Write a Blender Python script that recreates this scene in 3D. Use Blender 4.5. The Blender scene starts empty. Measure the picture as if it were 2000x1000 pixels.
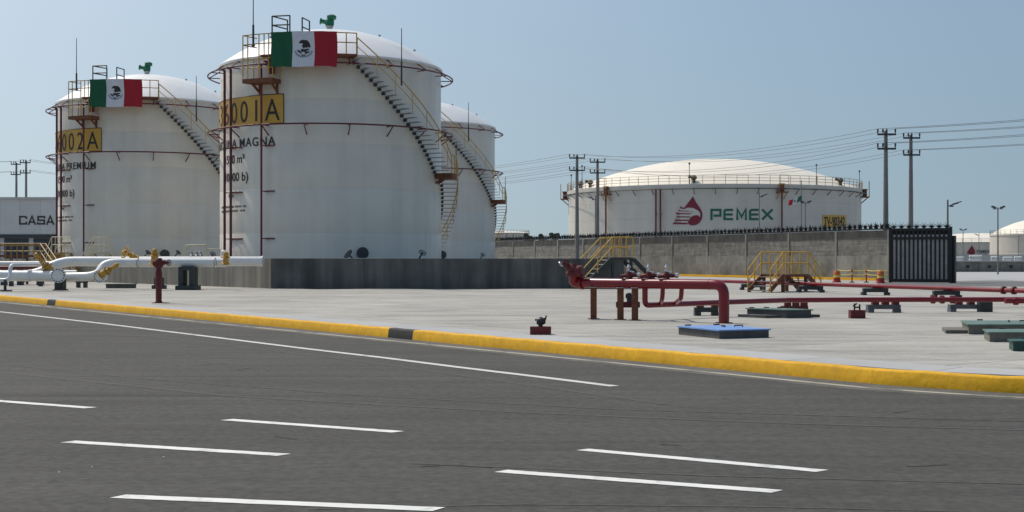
import bpy, math, random
from mathutils import Vector
random.seed(7)
SC = bpy.context.scene
COL = SC.collection
R_ = math.radians
# ------------------------------------------------------------------ camera
F, YH, CAMZ = 2600.0, 505.0, 1.5
cd = bpy.data.cameras.new('camera'); cam = bpy.data.objects.new('camera', cd); COL.objects.link(cam)
cd.sensor_width = 36.0; cd.lens = 36.0 * F / 2000.0
cam.location = (0, 0, CAMZ); cam.rotation_euler = (R_(90), 0, 0)
cd.shift_y = (YH - 500.0) / 2000.0
cd.clip_start = 0.1; cd.clip_end = 6000
SC.camera = cam
# ------------------------------------------------------------------ light
SUN_AZ, SUN_EL = 48.0, 55.0          # degrees left of the view direction / above the horizon
S = Vector((-math.sin(R_(SUN_AZ)) * math.cos(R_(SUN_EL)), math.cos(R_(SUN_AZ)) * math.cos(R_(SUN_EL)), math.sin(R_(SUN_EL))))
w = bpy.data.worlds.new('World'); SC.world = w; w.use_nodes = True
nt = w.node_tree; bg = nt.nodes['Background']
sky = nt.nodes.new('ShaderNodeTexSky'); sky.sky_type = 'NISHITA'; sky.sun_disc = False
sky.sun_elevation = R_(SUN_EL); sky.sun_rotation = R_(-SUN_AZ)
sky.altitude = 0; sky.air_density = 2.05; sky.dust_density = 3.9; sky.ozone_density = 6.0
# hazy coastal sky: no brown band at the horizon, so the sky direction is lifted evenly all round
tcw = nt.nodes.new('ShaderNodeTexCoord'); mpw = nt.nodes.new('ShaderNodeMapping'); mpw.inputs['Location'].default_value = (0, 0, .22); mpw.inputs['Scale'].default_value = (1, 1, .78)
nt.links.new(tcw.outputs['Generated'], mpw.inputs[0]); nt.links.new(mpw.outputs[0], sky.inputs[0])
nt.links.new(sky.outputs[0], bg.inputs[0]); bg.inputs[1].default_value = 0.10
sl = bpy.data.lights.new('sun', 'SUN'); sl.energy = 2.5; sl.angle = R_(0.6); sl.color = (1.0, 0.93, 0.82)
so = bpy.data.objects.new('sun', sl); COL.objects.link(so)
so.rotation_euler = S.to_track_quat('Z', 'Y').to_euler(); so.location = (-40, 60, 80)
vs = SC.view_settings; vs.view_transform = 'Standard'; vs.look = 'None'; vs.exposure = 0.1; vs.gamma = 1.0
vs.use_curve_mapping = False
SC.cycles.use_denoising = True
SC.cycles.max_bounces = 6

# ------------------------------------------------------------------ helpers
def G(x, y, z=0.0):
    """photo pixel -> point on the level z"""
    Y = F * (CAMZ - z) / (y - YH)
    return Vector(((x - 1000.0) / F * Y, Y, z))
def P(x, y, Y):
    """photo pixel at depth Y -> point"""
    return Vector(((x - 1000.0) / F * Y, Y, CAMZ - (y - YH) / F * Y))

def link(nt, a, b): nt.links.new(a, b)
def mat(name, col, rough=0.6, metal=0.0, var=0.12, scale=3.0, bump=0.0, bscale=40.0, streak=None, dirt=None, rnd=0.0, spec=0.5, coat=0.0, speck=None, marks=None):
    m = bpy.data.materials.new(name); m.use_nodes = True
    n = m.node_tree; b = n.nodes['Principled BSDF']
    b.inputs['Roughness'].default_value = rough; b.inputs['Metallic'].default_value = metal
    b.inputs['Specular IOR Level'].default_value = spec
    if coat: b.inputs['Coat Weight'].default_value = coat
    geo = n.nodes.new('ShaderNodeNewGeometry')
    src = geo.outputs['Position']
    def noise(sc, detail=5.0, stretch=None, ro=0.6):
        t = n.nodes.new('ShaderNodeTexNoise'); t.inputs['Scale'].default_value = sc
        t.inputs['Detail'].default_value = detail; t.inputs['Roughness'].default_value = ro
        if stretch:
            mp = n.nodes.new('ShaderNodeMapping'); mp.inputs['Scale'].default_value = stretch[0]
            mp.inputs['Rotation'].default_value = stretch[1]
            link(n, src, mp.inputs[0]); link(n, mp.outputs[0], t.inputs['Vector'])
        else: link(n, src, t.inputs['Vector'])
        return t.outputs['Fac']
    def ramp(fac, lo, hi, a, c):
        r = n.nodes.new('ShaderNodeMapRange'); r.inputs['From Min'].default_value = lo; r.inputs['From Max'].default_value = hi
        r.inputs['To Min'].default_value = a; r.inputs['To Max'].default_value = c; link(n, fac, r.inputs['Value']); return r.outputs[0]
    def mult(a, fac):
        x = n.nodes.new('ShaderNodeVectorMath'); x.operation = 'SCALE'
        if isinstance(a, tuple): x.inputs[0].default_value = a
        else: link(n, a, x.inputs[0])
        link(n, fac, x.inputs['Scale']); return x.outputs[0]
    def mix(a, c, fac):
        x = n.nodes.new('ShaderNodeMix'); x.data_type = 'RGBA'; link(n, fac, x.inputs['Factor'])
        link(n, a, x.inputs[6]); x.inputs[7].default_value = (*c, 1); return x.outputs[2]
    c = mult(tuple(col), ramp(noise(scale), 0.3, 0.7, 1 - var, 1 + var))
    if streak:   # (amount, scale, (sx,sy,sz), (rx,ry,rz))
        c = mult(c, ramp(noise(streak[1], 4.0, (streak[2], streak[3] if len(streak) > 3 else (0, 0, 0))), 0.35, 0.65, 1 - streak[0], 1 + streak[0] * 0.6))
    if dirt:     # (colour, scale, low, high, strength[, stretch])
        st = (dirt[5], (0, 0, 0)) if len(dirt) > 5 else None
        c = mix(c, dirt[0], ramp(noise(dirt[1], 6.0, st), dirt[2], dirt[3], 0.0, dirt[4]))
    if speck:
        c = mult(c, ramp(noise(speck[1], 2.0, None, .7), 0.3, 0.7, 1 - speck[0], 1 + speck[0]))
    if marks:    # long thin dark tyre marks: (strength, scale, stretch, rotation)
        c = mult(c, ramp(noise(marks[1], 3.0, (marks[2], marks[3])), 0.60, 0.68, 1.0, 1 - marks[0]))
    if rnd:
        oi = n.nodes.new('ShaderNodeObjectInfo'); c = mult(c, ramp(oi.outputs['Random'], 0, 1, 1 - rnd, 1 + rnd))
    link(n, c, b.inputs['Base Color'])
    if bump:
        bp = n.nodes.new('ShaderNodeBump'); bp.inputs['Strength'].default_value = bump; bp.inputs['Distance'].default_value = 0.02
        link(n, noise(bscale, 4.0), bp.inputs['Height']); link(n, bp.outputs[0], b.inputs['Normal'])
    return m

M = {}
M['white'] = mat('tank_white_paint', (.71, .66, .565), .34, var=.04, scale=.7, streak=(.05, 1.0, (1.3, 1.3, .06)), dirt=((.42, .40, .36), .35, .56, .75, .35, (1, 1, .35)), rnd=.004)
M['dome'] = mat('dome_white_paint', (.76, .76, .74), .45, var=.05, scale=.5, dirt=((.45, .42, .37), .6, .55, .75, .4))
M['bigwhite'] = mat('large_tank_paint', (.57, .535, .47), .5, var=.05, scale=.4, streak=(.06, .5, (1, 1, .05)), dirt=((.42, .36, .27), .3, .58, .8, .35, (1, 1, .25)), rnd=.012)
M['bigdome'] = mat('large_dome_paint', (.84, .77, .64), .5, var=.04, scale=.3)
M['maroon'] = mat('dark_red_pipe', (.125, .016, .020), .45, var=.2)
M['red'] = mat('red_pipe_paint', (.19, .006, .013), .27, var=.12, scale=2, dirt=((.16, .03, .03), 2.2, .58, .75, .5), spec=.5)
M['redb'] = mat('red_box_paint', (.115, .010, .012), .6, var=.2, scale=6, bump=.2)
M['rust'] = mat('rusty_steel', (.17, .060, .028), .75, var=.35, scale=5, bump=.25, bscale=30)
M['yrail'] = mat('yellow_rail_paint', (.56, .33, .05), .5, var=.15, dirt=((.30, .14, .05), 3, .6, .75, .6))
M['orail'] = mat('weathered_ochre_paint', (.36, .22, .06), .55, var=.2, dirt=((.20, .09, .04), 2.5, .5, .72, .7))
M['valve'] = mat('ochre_valve_paint', (.46, .26, .04), .45, var=.2, scale=6)
M['cream'] = mat('cream_rail_paint', (.66, .58, .38), .5, var=.1)
M['steel'] = mat('galvanised_steel', (.30, .31, .31), .5, .5, var=.15, scale=6)
M['dsteel'] = mat('dark_steel', (.055, .058, .060), .55, .3, var=.2)
M['tread'] = mat('stair_grating', (.33, .33, .32), .6, .3, var=.2, scale=4)
M['black'] = mat('black_paint', (.018, .018, .019), .5, var=.2)
M['ink'] = mat('black_lettering', (.022, .022, .024), .55, var=.12, scale=6)
M['sign'] = mat('yellow_sign_paint', (.60, .34, .045), .5, var=.08, dirt=((.36, .20, .06), 1.4, .58, .75, .5))
M['green'] = mat('flag_green', (.008, .10, .045), .8, var=.08)
M['fwhite'] = mat('flag_white', (.66, .67, .72), .8, var=.05)
M['fred'] = mat('flag_red', (.36, .012, .026), .8, var=.08)
M['emblem'] = mat('emblem_ink', (.035, .032, .028), .8, var=.3, scale=12)
M['vent'] = mat('green_vent_paint', (.012, .15, .075), .5, var=.15)
M['lgreen'] = mat('logo_green', (.006, .12, .075), .5, var=.1)
M['lred'] = mat('logo_red', (.19, .010, .028), .5, var=.1)
M['dike'] = mat('shaded_cast_concrete', (.125, .124, .116), .85, var=.2, scale=.6, streak=(.35, 1.2, (1.2, 1.2, .10)), bump=.35, bscale=25, dirt=((.028, .031, .033), .5, .48, .70, .7, (1, 1, .3)), rnd=.05)  # stained dike concrete, base darkened to carry the deep shade of the front face
M['dike_lit'] = mat('sunlit_cast_concrete', (.22, .205, .175), .88, var=.18, scale=.6, streak=(.35, 1.0, (1.2, 1.2, .08)), bump=.35, bscale=25, dirt=((.12, .11, .09), .5, .5, .72, .6, (1, 1, .25)), rnd=.05)  # paler copy of the dike concrete: sun on the left leg put into colour
M['coping'] = mat('pale_concrete', (.46, .46, .43), .85, var=.12, scale=2)
M['slab'] = mat('pad_concrete', (.375, .36, .32), .88, var=.15, scale=.28, streak=(.20, .6, (.30, 2.6, 1), (0, 0, R_(-8))), dirt=((.22, .205, .175), .7, .52, .76, .65), bump=.15, bscale=18, rnd=.05, speck=(.10, 9))
M['strip'] = mat('kerbside_concrete', (.40, .40, .39), .88, var=.1, scale=.8, dirt=((.28, .27, .25), 1.6, .55, .75, .5), bump=.15, bscale=30, rnd=.04)
M['padbase'] = mat('pad_joint', (.26, .25, .22), .95, var=.15)
M['asphalt'] = mat('asphalt', (.074, .071, .0625), .88, var=.09, scale=.35, streak=(.14, .7, (.20, 3.4, 1), (0, 0, R_(25))), bump=.5, bscale=70, dirt=((.036, .035, .032), 1.8, .63, .75, .5, (.35, 1.8, 1)), speck=(.24, 11), marks=(.22, .30, (.18, 5.5, 1), (0, 0, R_(30))), spec=.3)
M['asphalt2'] = mat('old_asphalt', (.13, .13, .125), .9, var=.12, scale=.5)
M['earth'] = mat('dusty_ground', (.30, .27, .22), .95, var=.2, scale=.05)
M['line'] = mat('white_road_paint', (.72, .72, .68), .7, var=.08, scale=3, dirt=((.30, .29, .27), 7, .55, .70, .6))
M['edge'] = mat('worn_white_paint', (.62, .61, .57), .7, var=.1, scale=3, dirt=((.22, .21, .20), 3, .52, .70, .75))
M['gutter'] = mat('faded_cream_paint', (.40, .37, .29), .8, var=.1, scale=3, dirt=((.13, .125, .115), 1.3, .48, .62, .95))
M['kerby'] = mat('yellow_kerb_paint', (.70, .37, .004), .8, var=.08, scale=1.2, dirt=((.42, .22, .04), 2.6, .58, .78, .45), bump=.45, bscale=9, rnd=.03, speck=(.10, 7))
M['kerbk'] = mat('black_kerb_and_inlet_shade', (.014, .014, .013), .75, var=.3, scale=3, bump=.3, bscale=14)  # black kerb blocks, darkened further for the shade inside a drain inlet
M['wallc'] = mat('wall_concrete', (.23, .22, .19), .9, var=.2, scale=.35, streak=(.2, .6, (1, 1, .12)), dirt=((.11, .105, .09), .5, .48, .66, .75), bump=.3, bscale=6, rnd=.05, speck=(.16, 2.2))
M['pole'] = mat('concrete_pole', (.20, .20, .185), .85, var=.12, scale=1)
M['wire'] = mat('cable', (.07, .07, .07), .6, var=.1)
M['blue'] = mat('blue_lid_paint', (.16, .30, .62), .42, var=.07, scale=3, dirt=((.30, .36, .50), 3, .55, .75, .5))
M['lid'] = mat('green_lid_paint', (.10, .17, .13), .5, var=.12, scale=3, dirt=((.26, .29, .26), 2.5, .5, .72, .6))
M['lidk'] = mat('deep_green_paint', (.012, .065, .045), .5, var=.15, scale=3)
M['boxc'] = mat('box_concrete', (.085, .088, .085), .85, var=.2, scale=3, bump=.3, bscale=25, streak=(.25, 2, (1, 1, .2)))
M['boxo'] = mat('box_grey_brown', (.15, .145, .12), .85, var=.2, scale=3, bump=.3, bscale=25)
M['supp'] = mat('support_dark_paint', (.030, .040, .040), .6, var=.2, scale=4)
M['suppb'] = mat('support_grey_blue', (.085, .10, .115), .6, var=.2, scale=4)
M['pipew'] = mat('white_pipe_paint', (.74, .74, .71), .35, var=.05, scale=2, dirt=((.45, .43, .38), 1.5, .58, .78, .5), coat=.1)
M['chrome'] = mat('bare_metal', (.62, .62, .60), .28, .9, var=.1)
M['drum'] = mat('orange_plastic', (.55, .12, .02), .5, var=.1)
M['drumr'] = mat('red_plastic', (.36, .015, .02), .5, var=.1)
M['tape'] = mat('yellow_tape', (.65, .50, .10), .6, var=.1)
M['panel'] = mat('grey_cladding', (.56, .55, .53), .55, var=.05, scale=.5, rnd=.03)
M['glass'] = mat('dark_window_glass', (.03, .04, .055), .12, var=.15)
M['gatek'] = mat('black_gate_paint', (.010, .010, .011), .55, var=.25)
M['gateg'] = mat('grey_gate_slat', (.27, .265, .25), .7, var=.2, scale=2)
M['foliage'] = mat('foliage', (.045, .070, .030), .8, var=.4, scale=2)
M['bark'] = mat('bark', (.09, .07, .05), .9, var=.3)
M['solar'] = mat('solar_panel', (.02, .025, .045), .2, var=.1)

class MB:
    def __init__(s): s.v = []; s.f = []
    def add(s, vs, fs):
        o = len(s.v); s.v += [tuple(v) for v in vs]; s.f += [tuple(i + o for i in f) for f in fs]; return s
    def box(s, c, size, ax=None):
        """centre, full size, optional (ex,ey,ez) axes"""
        ex, ey, ez = ax or (Vector((1, 0, 0)), Vector((0, 1, 0)), Vector((0, 0, 1)))
        c = Vector(c); a, b, d = ex * (size[0] / 2), ey * (size[1] / 2), ez * (size[2] / 2)
        vs = [c + i * a + j * b + k * d for k in (-1, 1) for j in (-1, 1) for i in (-1, 1)]
        return s.add(vs, [(0, 2, 3, 1), (4, 5, 7, 6), (0, 1, 5, 4), (2, 6, 7, 3), (0, 4, 6, 2), (1, 3, 7, 5)])
    def bbox(s, x0, x1, y0, y1, z0, z1): return s.box(((x0 + x1) / 2, (y0 + y1) / 2, (z0 + z1) / 2), (x1 - x0, y1 - y0, z1 - z0))
    def bar(s, a, b, wd, ht=None):
        """square bar between two points"""
        a, b = Vector(a), Vector(b); d = (b - a); L = d.length; d.normalize()
        up = Vector((0, 0, 1)) if abs(d.z) < .95 else Vector((0, 1, 0))
        ex = d.cross(up).normalized(); ez = ex.cross(d)
        return s.box((a + b) / 2, (wd, L, ht or wd), (ex, d, ez))
    def tube(s, pts, r, seg=8, cap=True, closed=False):
        pts = [Vector(p) for p in pts]; n = len(pts); rr = r if isinstance(r, (list, tuple)) else [r] * n
        vs = []; prev = None
        for i, p in enumerate(pts):
            if closed: t = pts[(i + 1) % n] - pts[i - 1]
            else: t = (pts[min(i + 1, n - 1)] - pts[max(i - 1, 0)])
            t.normalize()
            if prev is None:
                u = Vector((0, 0, 1)) if abs(t.z) < .9 else Vector((1, 0, 0))
                prev = (u - t * u.dot(t)).normalized()
            else: prev = (prev - t * prev.dot(t)).normalized()
            q = t.cross(prev)
            for k in range(seg):
                a = 2 * math.pi * k / seg; vs.append(p + (prev * math.cos(a) + q * math.sin(a)) * rr[i])
        fs = []
        for i in range(n if closed else n - 1):
            j = (i + 1) % n
            for k in range(seg): fs.append((i * seg + k, i * seg + (k + 1) % seg, j * seg + (k + 1) % seg, j * seg + k))
        if cap and not closed: fs += [tuple(range(seg))[::-1], tuple((n - 1) * seg + k for k in range(seg))]
        return s.add(vs, fs)
    def lathe(s, c, prof, seg=32, axis=None, caps=True):
        """profile [(r,h)] about an axis through c"""
        c = Vector(c); ez = (axis or Vector((0, 0, 1))).normalized()
        u = Vector((1, 0, 0)) if abs(ez.x) < .9 else Vector((0, 1, 0))
        ex = (u - ez * u.dot(ez)).normalized(); ey = ez.cross(ex)
        vs = []
        for r, h in prof:
            for k in range(seg):
                a = 2 * math.pi * k / seg; vs.append(c + ez * h + (ex * math.cos(a) + ey * math.sin(a)) * r)
        fs = []; n = len(prof)
        for i in range(n - 1):
            for k in range(seg): fs.append((i * seg + k, i * seg + (k + 1) % seg, (i + 1) * seg + (k + 1) % seg, (i + 1) * seg + k))
        if caps: fs += [tuple(range(seg))[::-1], tuple((n - 1) * seg + k for k in range(seg))]
        return s.add(vs, fs)
    def prism(s, poly, z0, z1):
        n = len(poly); vs = [(x, y, z0) for x, y in poly] + [(x, y, z1) for x, y in poly]
        return s.add(vs, [tuple(range(n))[::-1], tuple(range(n, 2 * n))] + [(i, (i + 1) % n, n + (i + 1) % n, n + i) for i in range(n)])
    def sheet(s, nu, nv, fn, thick=None):
        vs = [fn(i / nu, j / nv) for j in range(nv + 1) for i in range(nu + 1)]
        fs = [(j * (nu + 1) + i, j * (nu + 1) + i + 1, (j + 1) * (nu + 1) + i + 1, (j + 1) * (nu + 1) + i) for j in range(nv) for i in range(nu)]
        return s.add(vs, fs)
    def build(s, name, m, parent=None, smooth=True, label=None, cat=None, group=None, kind=None):
        me = bpy.data.meshes.new(name)
        if parent is None:
            xs = [v[0] for v in s.v]; ys = [v[1] for v in s.v]; zs = [v[2] for v in s.v]
            off = Vector(((min(xs) + max(xs)) / 2, (min(ys) + max(ys)) / 2, min(zs)))
        else:
            r = parent; off = Vector(r.location)
            while r.parent: r = r.parent; off = off + r.location
        me.from_pydata([(v[0] - off.x, v[1] - off.y, v[2] - off.z) for v in s.v], [], s.f)
        me.materials.append(m if not isinstance(m, str) else M[m])
        if smooth:
            for p in me.polygons: p.use_smooth = True
            me.set_sharp_from_angle(angle=R_(38))
        o = bpy.data.objects.new(name, me); COL.objects.link(o)
        if parent is None: o.location = off
        else: o.parent = parent
        tag(o, label, cat, group, kind)
        return o
def tag(o, label=None, cat=None, group=None, kind=None):
    if label: o['label'] = label
    if cat: o['category'] = cat
    if group: o['group'] = group
    if kind: o['kind'] = kind
    return o
def thing(name, label, cat, loc, group=None):
    o = bpy.data.objects.new(name, None); COL.objects.link(o); o.location = Vector(loc); o.empty_display_size = .3
    return tag(o, label, cat, group)
def struct(name, loc=(0, 0, 0)):
    o = bpy.data.objects.new(name, None); COL.objects.link(o); o.location = Vector(loc); o['kind'] = 'structure'; return o
def arc(a, c, b, n=6):
    """rounded corner at c between a and b: list of points (quadratic)"""
    a, b, c = Vector(a), Vector(b), Vector(c)
    return [a * (1 - t) ** 2 + c * 2 * t * (1 - t) + b * t * t for t in [i / n for i in range(n + 1)]]
def bend(pts, rad, n=6):
    """polyline with rounded corners"""
    pts = [Vector(p) for p in pts]; out = [pts[0]]
    for i in range(1, len(pts) - 1):
        d0 = (pts[i - 1] - pts[i]); d1 = (pts[i + 1] - pts[i])
        r0 = min(rad, d0.length * .49); r1 = min(rad, d1.length * .49)
        out += arc(pts[i] + d0.normalized() * r0, pts[i], pts[i] + d1.normalized() * r1, n)
    out.append(pts[-1]); return out

def text_geo(body, extrude=.0, offset=.0, spacing=1.0):
    cu = bpy.data.curves.new('text', 'FONT'); cu.body = body; cu.size = 1.0; cu.extrude = .01; cu.offset = offset
    cu.space_character = spacing; cu.resolution_u = 4
    ob = bpy.data.objects.new('text', cu); COL.objects.link(ob)
    me = bpy.data.meshes.new_from_object(ob)
    vs = [v.co.copy() for v in me.vertices]; fs = [tuple(p.vertices) for p in me.polygons]
    bpy.data.objects.remove(ob); bpy.data.curves.remove(cu); bpy.data.meshes.remove(me)
    x0 = min(v.x for v in vs); x1 = max(v.x for v in vs)
    return [((v.x - x0) / (x1 - x0), v.y, v.z / .01) for v in vs], fs, (x1 - x0)
CAPH = .73
def map_text(body, fn, offset=.0, spacing=1.0):
    """fn(u 0..1, v in cap heights, w -1..1) -> point"""
    vs, fs, ln = text_geo(body, offset=offset, spacing=spacing)
    mb = MB(); mb.add([fn(u, y / CAPH, wv) for u, y, wv in vs], fs); return mb
def strokes(polys, wd):
    """2D constant-width mitred strokes -> (verts2d, quads)"""
    vs = []; fs = []
    for pl in polys:
        p = [Vector((a, b)) for a, b in pl]; n = len(p); o = len(vs)
        for i in range(n):
            d0 = (p[i] - p[i - 1]).normalized() if i > 0 else None
            d1 = (p[i + 1] - p[i]).normalized() if i < n - 1 else None
            if d0 is None: nn = Vector((-d1.y, d1.x)); k = 1
            elif d1 is None: nn = Vector((-d0.y, d0.x)); k = 1
            else:
                n0, n1 = Vector((-d0.y, d0.x)), Vector((-d1.y, d1.x)); nn = (n0 + n1)
                if nn.length < .01: nn = n0
                nn.normalize(); k = min(1.8, 1 / max(.3, nn.dot(n0)))
            vs.append(p[i] + nn * wd / 2 * k); vs.append(p[i] - nn * wd / 2 * k)
        for i in range(n - 1): fs.append((o + 2 * i, o + 2 * i + 1, o + 2 * i + 3, o + 2 * i + 2))
    return vs, fs
def flat_solid(v2, fs, fn, th=1.0):
    """2D faces -> thin solid through fn(x,y,w)"""
    mb = MB(); n = len(v2)
    edges = {}
    for f in fs:
        for i in range(len(f)):
            a, b = f[i], f[(i + 1) % len(f)]
            if (b, a) in edges: del edges[(b, a)]
            else: edges[(a, b)] = 1
    vs = [fn(v[0], v[1], 1) for v in v2] + [fn(v[0], v[1], -1) for v in v2]
    ff = [tuple(f) for f in fs] + [tuple(n + i for i in f)[::-1] for f in fs] + [(a, n + a, n + b, b) for a, b in edges]
    return mb.add(vs, ff)
def ellipse2(cx, cy, rx, ry, n=20, a0=0, a1=360): return [(cx + rx * math.cos(R_(a0 + (a1 - a0) * i / n)), cy + ry * math.sin(R_(a0 + (a1 - a0) * i / n))) for i in range(n)]

# ================================================================== GROUND, ROAD, KERB
U_ = Vector((0, 0, 1))
ground = MB().bbox(-3000, 3000, -400, 5000, -1.2, -.3).build('ground', 'earth', kind='structure', smooth=False)
KP = [(-140, 220.9), (-60, 108.9), (5.0, 17.9), (6.0, 17.0), (7.0, 16.42), (8.5, 15.8), (10.5, 15.25), (14, 14.7), (30, 13.6), (80, 11.5)]
KP = [Vector(p) for p in KP]
road_poly = [(p.x, p.y) for p in KP] + [(80, -60), (-140, -60)]
RZ = -.2
road = MB().prism(road_poly[::-1], RZ - .08, RZ).build('road', 'asphalt', kind='structure', smooth=False)
# offset of the kerb line towards the pad
def offset_line(d):
    out = []
    for i, p in enumerate(KP):
        t0 = (KP[i] - KP[i - 1]).normalized() if i else None
        t1 = (KP[i + 1] - KP[i]).normalized() if i < len(KP) - 1 else None
        n0 = Vector((-t0.y, t0.x)) if t0 else None; n1 = Vector((-t1.y, t1.x)) if t1 else None
        nn = ((n0 or n1) + (n1 or n0)).normalized(); k = 1 / nn.dot(n0 or n1)
        out.append(p + nn * d * k)
    return out
def resample(line, step, s0=0.0):
    out = []; acc = s0
    for i in range(len(line) - 1):
        L = (line[i + 1] - line[i]).length
        while acc < L: out.append(line[i].lerp(line[i + 1], acc / L)); acc += step
        acc -= L
    return out
KW = .20
# kerb blocks: black ones where the photo has them
kerb = struct('kerb', (0, 20, RZ))
fine = resample(KP, .25)
tot = []; acc = 0
for i, p in enumerate(fine):
    tot.append(p)
def nearest(px, py):
    g = G(px, py, RZ); return min(range(len(fine)), key=lambda i: (fine[i] - Vector((g.x, g.y))).length)
kA, kB = nearest(757, 659.6), nearest(797, 664)
kC, kD = nearest(103, 595.5), nearest(118, 597)
if kB - kA < 3: kB = kA + 3
if kD - kC < 3: kD = kC + 3
cuts = sorted({kA, kB, kC, kD})
def kblock(i0, i1, m):
    idx = list(range(i0, i1 + 1)); prof = [(0.0, RZ - .06), (.012, RZ + .01), (.035, -.028), (.052, -.008), (.075, .003), (KW, .003), (KW, RZ - .06)]
    vs = []; g = .0015
    for k, i in enumerate(idx):
        t = (fine[min(i + 1, len(fine) - 1)] - fine[max(i - 1, 0)]).normalized(); n = Vector((-t.y, t.x))
        p = fine[i] + (t * g if k == 0 else (-t * g if k == len(idx) - 1 else t * 0))
        jz = .004 * math.sin(i * .9) + .003 * math.sin(i * 2.3 + 1); jd = .006 * math.sin(i * .37 + 2)
        for d, z in prof: q = p + n * (d + (jd if d < .1 else 0)); vs.append((q.x, q.y, z + (jz if z > -.05 else 0)))
    m_ = len(prof); fs = []
    for k in range(len(idx) - 1):
        for j in range(m_ - 1): fs.append((k * m_ + j, (k + 1) * m_ + j, (k + 1) * m_ + j + 1, k * m_ + j + 1))
    fs += [tuple(range(m_)), tuple(len(idx) * m_ - m_ + j for j in range(m_))[::-1]]
    MB().add(vs, fs).build('kerb_block', m, kerb)
segs = [(0, kC, 'kerby'), (kC, kD, 'kerbk'), (kD, kA, 'kerby'), (kA, kB, 'kerbk'), (kB, len(fine) - 1, 'kerby')]
for a, b, m in segs:
    i = a
    while i < b:
        st = 12 if fine[i].y < 75 else 60
        j = min(b, i + st)
        if b - j < 5: j = b
        if b - a < 8: j = b
        kblock(i, j, m); i = j
# pad: base, kerbside strip, slabs
pad = struct('concrete_pad', (0, 60, -.3))
ol = offset_line(KW + .004)
MB().prism(([(p.x, p.y) for p in ol] + [(80, 420), (-140, 420)])[::1], -.28, -.02).build('pad_base', 'padbase', pad, smooth=False)
t_k = (KP[2] - KP[1]).normalized(); n_k = Vector((-t_k.y, t_k.x))
# kerbside strip panels
sin_ = resample(offset_line(KW + .012), 2.5); 
for i in range(len(sin_) - 1):
    if not (14 < sin_[i].y < 62): continue
    t = (sin_[i + 1] - sin_[i]).normalized(); n = Vector((-t.y, t.x)); g = .008
    t2 = (sin_[min(i + 2, len(sin_) - 1)] - sin_[i + 1]).normalized(); n2 = ((Vector((-t2.y, t2.x)) + n)).normalized()
    t0 = (sin_[i] - sin_[max(i - 1, 0)]).normalized() if i else t; n1 = ((Vector((-t0.y, t0.x)) + n)).normalized()
    a, b = sin_[i] + t * g, sin_[i + 1] - t * g
    MB().prism([tuple(a), tuple(b), tuple(b + n2 * 1.0), tuple(a + n1 * 1.0)], -.1, .001).build('walk_panel', 'strip', pad, smooth=False)
def clip(poly, a, n):
    out = []
    for i in range(len(poly)):
        p, q = poly[i], poly[(i + 1) % len(poly)]; dp, dq = (p - a).dot(n), (q - a).dot(n)
        if dp >= 0: out.append(p)
        if (dp >= 0) != (dq >= 0): out.append(p.lerp(q, dp / (dp - dq)))
    return out
inner = offset_line(KW + .012 + 1.012)
org = Vector((5.0, 17.9)); SL, SW = 4.2, 4.4
for iu in range(-32, 16):
    for iv in range(0, 26):
        g = .013
        u0, u1, v0, v1 = iu * SL + g, (iu + 1) * SL - g, iv * SW + g - 2.2, (iv + 1) * SW - g - 2.2
        poly = [org + t_k * a + n_k * b for a, b in ((u0, v0), (u1, v0), (u1, v1), (u0, v1))]
        c = sum(poly, Vector((0, 0))) / 4
        if not (13 < c.y < 92) or abs(c.x) > c.y * .41 + 6: continue
        for i in range(len(inner) - 1):
            t = (inner[i + 1] - inner[i]).normalized(); poly = clip(poly, inner[i], Vector((-t.y, t.x)))
            if len(poly) < 3: break
        if len(poly) < 3: continue
        if c.y > 66.5 and c.x < 4 and (c.x + 12.05) * .785 + (c.y - 66.1) * .62 > 3.2: continue   # inside the dike
        MB().prism([tuple(p) for p in poly], -.1, 0).build('slab', 'slab', pad, smooth=False)
far = MB().prism([(-140, 92), (-140, 300), (140, 300), (140, 60), (60, 60), (34, 92)][::-1], -.018, -.006).build('far_pavement', 'strip', pad, smooth=False)
# markings
def stripe(pts, wd, name, m, z=RZ + .004, skew=0.0):
    p = [Vector((q.x, q.y)) for q in pts]; vs = []
    for i, q in enumerate(p):
        t = (p[min(i + 1, len(p) - 1)] - p[max(i - 1, 0)]).normalized(); n = Vector((-t.y, t.x)) * wd / 2
        j0, j1 = (random.uniform(.93, 1.05), random.uniform(.93, 1.05)) if name == 'lane_dash' else (1, 1)
        vs += [(*(q + n * j0 + t * skew), z), (*(q - n * j1 - t * skew), z)]
    fs = [(2 * i, 2 * i + 1, 2 * i + 3, 2 * i + 2) for i in range(len(p) - 1)]
    MB().add(vs, fs).build(name, m, road, smooth=False)
for (x0, y0, x1, y1) in [(230, 970, 857, 995.5), (978, 920.5, 1518, 960.5), (1138, 878.5, 1606, 920.5), (133, 863, 555, 889), (443, 820, 778, 844), (-170, 771, 177, 797)]:
    a, b = G(x0, y0, RZ), G(x1, y1, RZ); n = 30
    stripe([a.lerp(b, i / n) for i in range(n + 1)], .15, 'lane_dash', 'line', skew=.025)
el = [(-600, 566), (-300, 585), (0, 609), (200, 632), (400, 656.5), (600, 681.5), (757, 699.8), (900, 718), (1050, 736), (1200, 754.5)]
stripe([G(x, y, RZ) for x, y in el], .17, 'edge_line', 'edge')
gl = resample(offset_line(-.52), .8)
stripe([Vector((p.x, p.y, 0)) for p in gl if 10 < p.y < 60], .13, 'gutter_line', 'gutter')
M['dusty'] = mat('dusty_asphalt', (.115, .108, .090), .92, var=.16, scale=.6, streak=(.22, .7, (.6, 2.0, 1), (0, 0, R_(54))), speck=(.2, 9), dirt=((.07, .067, .058), 1.1, .5, .66, .8))
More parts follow.
